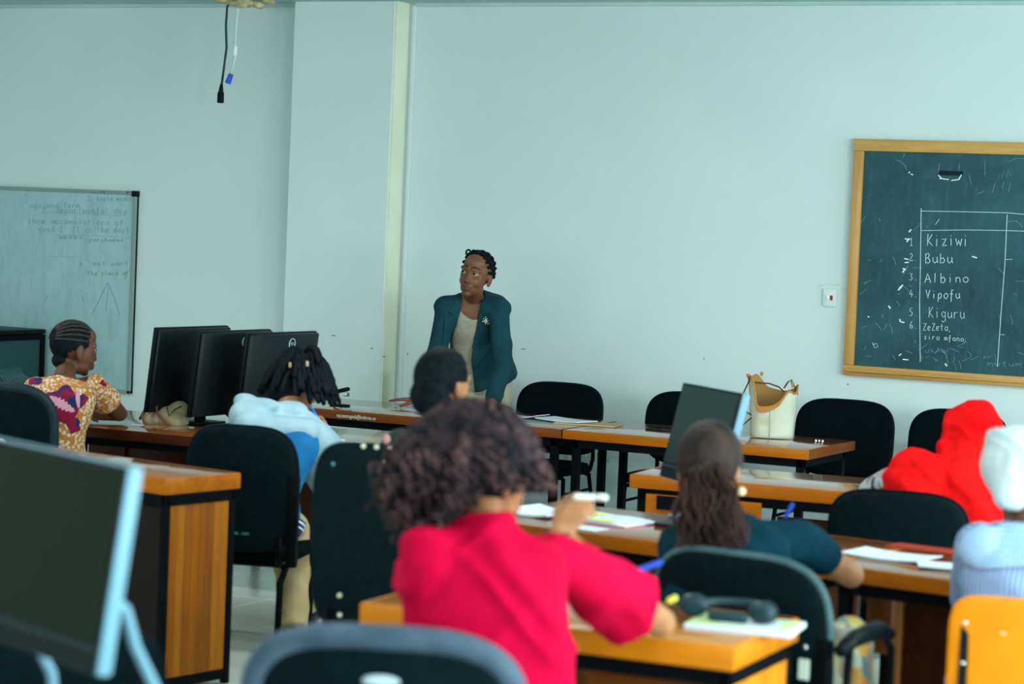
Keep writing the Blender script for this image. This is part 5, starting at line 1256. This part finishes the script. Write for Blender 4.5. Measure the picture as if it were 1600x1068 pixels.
c = ramp(m_yoke, wv.outputs['Fac'], [(.3, (.13, .26, .50)), (.6, (.36, .50, .64))]); c = mixc(m_yoke, .4, c, ramp(m_yoke, wv2.outputs['Fac'], [(.3, (.10, .24, .52)), (.7, (.42, .54, .66))])); setc(m_yoke, c)
s_ = 7.0/3700
drape([((x-1500)*s_, -(y-800)*s_) for x, y in ((1500, 806), (1700, 800), (1700, 885), (1600, 884), (1540, 890), (1502, 882), (1490, 850))], P(1500, 800, 6.9)-W1.o, RT, UP, FW, bv, .009, .008, 'gathered_yoke', m_yoke, W1.root, .004)
W1.legs(m_ink, .016, 'trousers', .95, .005, .014); W1.shoes(mat('black_shoe', (.01, .01, .012), .4))
m_wscarf = noisy('white_headscarf_cloth', (.44, .54, .58), (.54, .63, .66), 6, .85, .2, 200)
w1 = lambda px, py, D: P(px, py, D)-W1.o
mb = MB(); mb.ell(w1(1594, 726, 7.18), (.128, .135, .118)); mb.cap(w1(1580, 745, 7.14), w1(1578, 768, 7.08), .088, .060)
me = remesh(mb, .007, 3); displace(me, folds(.015, 24, 2, ((.9, .2, .9), (.5, .3, 1), (1, .2, .3))))
Ri = W1.R.transposed(); cut(me, lambda c_: not ((lambda q: q.y > .06 and abs(q.x) < .06 and q.z < .045)(Ri @ (c_-W1.hc)))); put(me, 'headscarf', m_wscarf, W1.root, True)

# ------------------------------------------------------------------ small things on the tables
def sheet(label, c, w_, h_, rzd, z=Z+.001, m_=None, curl=.0, th=.0015, name='paper', cat='paper', group=None, n_=8, par=None, tz=0):
    o_ = empty(name, (c[0], c[1], z), math.radians(rzd), label, cat, group) if par is None else None
    vs = []; fs = []
    for sz in (0, th):
        for i in range(n_+1):
            for k in range(3):
                u_ = i/n_; vs.append(((u_-.5)*w_, (k/2-.5)*h_, sz+curl*(abs(2*u_-1)**2)))
    q = (n_+1)*3
    for i in range(n_):
        for k in range(2):
            a = i*3+k; fs += [(a, a+1, a+4, a+3), (a+q, a+3+q, a+4+q, a+1+q)]
    for i in range(n_):
        a = i*3; fs += [(a, a+3, a+3+q, a+q)]; a += 2; fs += [(a, a+q, a+3+q, a+3)]
    for k in range(2): fs += [(k, k+q, k+1+q, k+1)]; a = n_*3+k; fs += [(a, a+1, a+1+q, a+q)]
    me = bpy.data.meshes.new(name); me.from_pydata(vs, [], fs); me.update()
    if par is None:
        bpy.data.objects.remove(o_); o = put(me, name, m_ or m_paper, None); o.location = (c[0], c[1], z); o.rotation_euler = (0, 0, math.radians(rzd)); return tag(o, label, cat, group)
    o = put(me, name, m_ or m_paper, par); o.location = (c[0], c[1], z); o.rotation_euler = (0, 0, math.radians(rzd)); return o
q = onz(655, 637, Z); sheet('loose white sheets under the teacher\'s hand on picture-left', (q.x, q.y), .26, .17, 8, Z+.001, curl=.012)
q = onz(672, 645, Z); sheet('blue-edged booklet beneath the loose sheets at the teacher table', (q.x+.02, q.y), .22, .15, -4, Z+.0003, mat('pale_blue_cover', (.18, .30, .62), .6), name='booklet', cat='booklet', th=.0006)
q = onz(812, 652, Z); sheet('open white booklet with a curled page, beside the teacher\'s other hand', (q.x, q.y), .30, .15, -4, Z+.001, curl=.022, name='booklet', cat='booklet', th=.004)
q = onz(800, 656, Z); sheet('grey folder lying under the open booklet', (q.x+.1, q.y+.02), .34, .19, 2, Z+.0002, mat('grey_folder', (.20, .28, .28), .6), name='folder', cat='folder', th=.0006)
q = onz(882, 660, Z); sheet('white papers on top of the brown envelope', (q.x, q.y+.02), .30, .18, -14, Z+.009, curl=.004, th=.006)
q = onz(918, 663, Z); sheet('brown manila envelope on the teacher table', (q.x, q.y+.01), .34, .20, 10, Z+.001, mat('manila', (.42, .32, .16), .7), name='envelope', cat='envelope', th=.007)
q = onz(1031, 672, Z); o = MB().box((-.075, -.035, 0), (.075, .035, .010), bev=.004).build('phone', mat('phone_black', (.01, .014, .018), .2), None, 'auto', (q.x, q.y, Z+.0005), math.radians(6)); tag(o, 'dark phone lying on the teacher table left of the monitor', 'phone')
MB().box((-.070, -.031, .0098), (.070, .031, .0106)).build('phone_screen', mat('phone_glass', (.02, .03, .035), .05), o)
o = MB().box((-.05, -.012, 0), (.05, .012, .008), bev=.003).build('pen_case', mat('phone_black', (.01, .014, .018), .2), None, 'auto', (q.x+.17, q.y-.05, Z+.0005), math.radians(12)); tag(o, 'small dark case right of the phone', 'case')
# stapler
q = onz(531, 634, Z); st = empty('stapler', (q.x, q.y, Z), math.radians(-8), 'black stapler standing open on the left end of the teacher table', 'stapler'); st.scale = (1.1, 1.2, 1.3)
MB().box((-.055, -.018, 0), (.055, .018, .010), bev=.004).build('base', m_dark, st, 'auto')
MB().box((-.045, -.010, .009), (.0, .010, .03), bev=.003).build('magazine_rail', m_chrome, st, 'auto')
ar_ = MB().box((-.055, -.014, .0), (.055, .014, .018), Matrix.Translation((.002, 0, .058)) @ Matrix.Rotation(-.22, 4, 'Y'), bev=.007).cap((-.035, 0, .02), (-.030, 0, .055), .014, .013).build('arm', m_dark, st, 'auto')
MB().box((.030, -.012, .045), (.052, .012, .062), bev=.003).build('nose', m_chrome, st, 'auto')
# three little white things near the table's right end
q = onz(1280, 691, Z)
for k in range(3):
    o = MB().cap((0, 0, .007), (0, 0, .010), .0065-(.0015 if k == 1 else 0), .005, 8).build('white_bead', m_white, None, True, (q.x+(k-1)*.017, q.y+(k-1)*.004, Z+.0005)); tag(o, 'tiny white bead right of the cream bag, %s of the three in a row' % ('leftmost', 'middle one', 'rightmost')[k], 'bead', 'three tiny white beads')
# cream bucket bag with tan leather
q = onz(1203, 684, Z); bag = empty('handbag', (q.x, q.y+.02, Z), math.radians(24), 'cream bucket bag with a tan leather rim, on the right-hand teacher table', 'bag')
m_cream_l = noisy('cream_canvas', (.50, .52, .40), (.58, .60, .48), 9, .75, .25, 260); m_tan = noisy('tan_leather', (.36, .155, .030), (.44, .20, .045), 10, .5)
NB = 56
def rimz(t):       # t angle, 0 = +x (picture right), -pi/2 = front
    def g(c_, w_): d = math.atan2(math.sin(t-c_), math.cos(t-c_)); return math.exp(-(d/w_)**2)
    return .262+.060*g(PI, .50)+.062*g(2.2, .33)-.095*math.exp(-(math.atan2(math.sin(t+1.95), math.cos(t+1.95))/.62)**4)-.02*g(1.2, .5)+.03*g(.25, .30)-.02*g(-.3, .6)
def bagr(t, f): return (.112+.016*f+.012*math.sin(3*t)*f, .078+.022*f)
R_ = []
for i in range(13):
    f = i/12; ring = []
    for k in range(NB):
        t = -PI+2*PI*k/NB; a, b = bagr(t, f); sq = 2.7; c_, s_2 = math.cos(t), math.sin(t)
        x = a*math.copysign(abs(c_)**(2/sq), c_); y = b*math.copysign(abs(s_2)**(2/sq), s_2); dent = .012*math.exp(-((x+.04)/.03)**2-((f-.40)/.12)**2)*(1 if y < 0 else 0)
        ring.append(Vector((x, y+dent, .004+f*rimz(t))))
    R_.append(ring)
mb = MB(); mb.rings(R_, False); mb.f.append(tuple(reversed(range(NB))))
o = mb.build('bag_body', m_cream_l, bag, True); q_ = o.modifiers.new('s', 'SOLIDIFY'); q_.thickness = .003; q_.offset = -1
ins = MB(); ins.rings([[Vector((p.x*.955, p.y*.94, p.z)) for p in r_] for r_ in R_[1:]], False)
ins.build('lining', mat('tan_lining', (.34, .18, .055), .7), bag, True)
mb = MB(); top_ = R_[-1]; k0 = []
band_in = []; 
for k in range(NB):
    p = top_[k]; t = -PI+2*PI*k/NB; wdt = .010+.030*math.exp(-((math.atan2(math.sin(t+1.95), math.cos(t+1.95)))/.6)**2)+.010*math.exp(-((math.atan2(math.sin(t-PI), math.cos(t-PI)))/.4)**2)
    band_in.append((p, wdt))
ring0 = [Vector((p.x*1.018, p.y*1.03, p.z+.002)) for p, w_ in band_in]; ring1 = [Vector((p.x*1.022-.0*w_, p.y*1.035, p.z-w_*.8)) for p, w_ in band_in]
ring2 = [Vector((p.x*.955, p.y*.94, p.z+.002)) for p, w_ in band_in]; ring3 = [Vector((p.x*.95, p.y*.935, p.z-w_)) for p, w_ in band_in]
mb.rings([ring1, ring0, ring2, ring3], False); mb.build('leather_rim', m_tan, bag, True)
m_cord = mat('dark_brown_cord', (.10, .035, .02), .5)
MB().tube([(-.135, .0, .31), (-.10, .03, .29), (-.02, .05, .285), (.03, .04, .27), (.055, -.01, .25)], .0042, 7).build('strap', m_cord, bag, True)
MB().tube([(.055, .0, .268), (.075, .01, .30), (.092, .01, .312), (.115, .01, .27), (.128, .0, .235)], .0045, 7).build('strap', m_cord, bag, True)
MB().tube([(-.13, .0, .30), (-.165, -.02, .22), (-.155, -.03, .14), (-.112, -.03, .12)], .0042, 7).build('strap', m_cord, bag, True)
MB().tube([(-.112, -.03, .105), (-.15, -.04, .07), (-.175, -.045, .045)], .0042, 7).build('strap', m_cord, bag, True)
MB().tube([(.092, -.005, .305), (.10, -.008, .285), (.102, -.008, .275)], .007, 7).build('strap_knot', m_tan, bag, True)
for p in ((-.138, 0, .325), (-.062, .07, .335)): MB().ell(p, (.009, .008, .012)).build('strap_knot', m_tan, bag, True); 
MB().ell((-.142, -.004, .340), (.006, .006, .006)).build('buckle', m_chrome, bag, True)
MB().tube([(-.02, -.098, .17), (-.018, -.094, .09), (-.016, -.086, .01)], .0016, 5).build('seam', mat('bag_seam', (.30, .34, .28), .8), bag, True)
# slumped beige bag
q = onz(262, 662, Z); b2 = empty('shoulder_bag', (q.x, q.y, Z), 0, 'slumped beige bag with brown strap loops under the leftmost black monitor', 'bag')
w1 = lambda px, py, D: P(px, py, D)-Vector((q.x, q.y, Z))
D_ = (q-CAM).dot(FW); mb = MB()
mb.ell(w1(258, 650, D_), (.105, .06, .050)); mb.ell(w1(280, 642, D_), (.055, .055, .055)); mb.ell(w1(240, 654, D_), (.06, .05, .035)); mb.box((-.09, -.05, .001), (.10, .05, .03))
me = remesh(mb, .006, 3); displace(me, folds(.009, 26, 4)); put(me, 'bag_body', noisy('beige_bag_cloth', (.30, .26, .15), (.40, .35, .22), 10, .8, .2, 200), b2, True)
mb = MB(); m_strap = mat('brown_strap', (.13, .05, .025), .55)
MB().tube([w1(243, 628, D_-.06), w1(246, 646, D_-.10), w1(258, 660, D_-.12), w1(268, 668, D_-.12), w1(252, 669, D_-.12), w1(225, 663, D_-.1), w1(222, 650, D_-.08), w1(238, 628, D_-.03)], .0065, 8).build('strap', m_strap, b2, True)
MB().tube([w1(218, 655, D_-.03), w1(226, 640, D_-.03), w1(243, 625, D_-.03)], .006, 8).build('strap', mat('dark_strap', (.05, .03, .03), .5), b2, True)
MB().tube([w1(261, 636, D_-.075), w1(264, 650, D_-.09), w1(272, 640, D_-.08), w1(284, 634, D_-.075)], .003, 6).build('zip', m_ink, b2, True)
q = onz(212, 664, Z); sheet('small white slip at the printed-dress girl\'s elbow', (q.x, q.y), .07, .05, 5)
# notebook of the student with locs
q = onz(535, 692, Z); nb = empty('notebook', (q.x, q.y, Z), math.radians(18), 'open white notebook in front of the student with locs', 'notebook')
MB().box((-.075, -.06, 0), (.0, .06, .014), bev=.003).build('page_block', m_paper, nb); MB().box((0, -.06, 0), (.085, .06, .009), bev=.003).build('page_block', m_paper, nb)
MB().box((-.08, -.064, -.0), (.09, .064, .002)).build('cover', mat('navy_cover', (.01, .02, .10), .6), nb)
# books on the second row
def book(label, c, w_, h_, rzd, cover, z=Z, th=.012, hl=None):
    r = empty('open_book', (c[0], c[1], z), math.radians(rzd), label, 'book')
    MB().box((-w_-.005, -h_/2-.005, 0), (w_+.005, h_/2+.005, .003), bev=.001).build('cover', cover, r)
    for sx in (-1, 1):
        vs = MB(); R0 = []
        for k in range(9):
            u_ = k/8; x = sx*w_*u_; zz = .003+th*(.35+.65*math.sin(PI*min(1, u_*1.0+.12))**.6)*(1-.25*u_)
            R0.append([Vector((x, -h_/2, .003)), Vector((x, h_/2, .003)), Vector((x, h_/2, zz)), Vector((x, -h_/2, zz))])
        vs.rings(R0); vs.build('page_block', m_paper, r)
    for (x0, y0, x1, y1) in (hl or []): MB().box((x0, y0, th+.0025), (x1, y1, th+.0035)).build('highlight', mat('highlighter_yellow', (.62, .72, .10), .8), r)
    return r
m_pinkc = mat('pink_cover', (.62, .05, .16), .5)
q = onz(935, 812, Z); book('open textbook with yellow highlighting and a pink cover, right of the raised hand', (q.x, q.y), .20, .22, -12, m_pinkc, hl=[(-.15, .02, -.02, .09), (.02, -.10, .13, -.05), (-.18, -.04, -.08, -.01)])
q = onz(848, 803, Z); sheet('white exercise pages left of the raised hand', (q.x, q.y), .22, .26, -10, Z+.002, curl=.01, th=.008)
q = onz(900, 825, Z); sheet('white folded sheet at the near edge under the highlighted textbook', (q.x, q.y+.02), .20, .10, -10, Z+.001, th=.003)
q = onz(1068, 823, Z); o = MB().box((-.13, -.09, 0), (.13, .09, .018), bev=.004).build('dark_notebook', mat('charcoal_cover', (.02, .045, .055), .5), None, 'auto', (q.x+.05, q.y, Z+.0005), math.radians(-4)); tag(o, 'charcoal notebook by the ponytail on the left desk', 'notebook')
MB().box((-.128, -.092, .003), (.10, -.088, .015)).build('page_block', m_wood_dark, o)
q = onz(1388, 869, Z); sheet('large white paper right of the navy sleeve on the right desk', (q.x+.01, q.y), .29, .20, -8, Z+.001, curl=.006, th=.004)
q = onz(1470, 884, Z); sheet('white paper lying crooked beside the striped shirt', (q.x+.06, q.y-.02), .26, .15, 20, Z+.006, curl=.004, th=.003)
q = onz(1455, 860, Z); sheet('red sheet standing in for the headscarf reflection, far side of the right desk', (q.x+.05, q.y+.02), .42, .12, -8, Z+.0005, mat('scarf_reflection_red', (.34, .035, .02), .4), th=.003, name='folder', cat='folder')  # reflection of the red headscarf in the desk top, laid down as a coloured sheet
q = onz(150, 722, Z); sheet('white curled paper on the front left desk', (q.x, q.y), .18, .12, 0, Z+.001, curl=.015)
q = P(-2, 690, 9.0); o = MB().cap((0, 0, 0), (.0, .03, .16), .035, .03).build('white_cloth', noisy('white_sleeve_cloth', (.6, .6, .66), (.7, .7, .74), 9, .8), None, True, (q.x-.02, q.y, Z)); tag(o, 'edge of something white standing on the front left desk at the picture edge', 'cloth')
# notebook and headphones on the orange desk
rzR = math.atan2(RDX.y, RDX.x); q = onz(1158, 980, Z)
nb = empty('notebook', (q.x+.012, q.y, Z), rzR+math.radians(6), 'thick white notebook with a yellow-green page under the headphones', 'notebook')
MB().box((-.15, -.105, 0), (.15, .105, .016), bev=.004).build('page_block', m_paper, nb); MB().box((-.145, -.10, .016), (.14, .10, .0172)).build('top_page', noisy('yellow_green_page', (.42, .56, .22), (.58, .68, .45), 9, .8), nb)
MB().box((-.06, -.06, .0170), (.1, .04, .0180)).build('loose_page', m_paper, nb)
q = onz(1140, 965, Z+.02); hp = empty('headphones', (q.x, q.y, Z+.0185), rzR, 'dark over-ear headphones lying on the thick notebook', 'headphones')
m_hp = noisy('dark_teal_gloss', (.010, .030, .038), (.016, .045, .055), 8, .28); m_pad = mat('soft_ear_pad', (.012, .028, .034), .75)
pts = [(-.105, -.01, .022), (-.112, .05, .024), (-.07, .115, .026), (0, .14, .026), (.07, .115, .026), (.105, .05, .024), (.095, -.01, .024)]
MB().tube(smooth_pts(pts), .012, 10).build('headband', m_hp, hp, True)
for x, y, rz_ in ((-.10, -.02, .3), (.10, -.02, -.3)):
    M = Matrix.Translation((x, y, .030)) @ Matrix.Rotation(rz_, 4, 'Z')
    mb = MB(); R_ = []
    for yy, r_ in ((-.030, .020), (-.028, .034), (-.012, .043), (.004, .043), (.012, .036)): R_.append([M @ Vector((r_*math.cos(t)*1.0, yy*.8, r_*math.sin(t)*.70)) for t in [2*PI*k/22 for k in range(22)]])
    mb.rings(R_); mb.build('ear_cup', m_hp, hp, True)
    mb = MB(); mb.tube([M @ Vector((.031*math.cos(t), .018, .022*math.sin(t))) for t in [2*PI*k/22 for k in range(23)]], .010, 8, False); mb.build('ear_pad', m_pad, hp, True)
MB().cap((-.03, -.055, .014), (.055, -.05, .014), .016, .016).build('carry_grip', m_hp, hp, True)
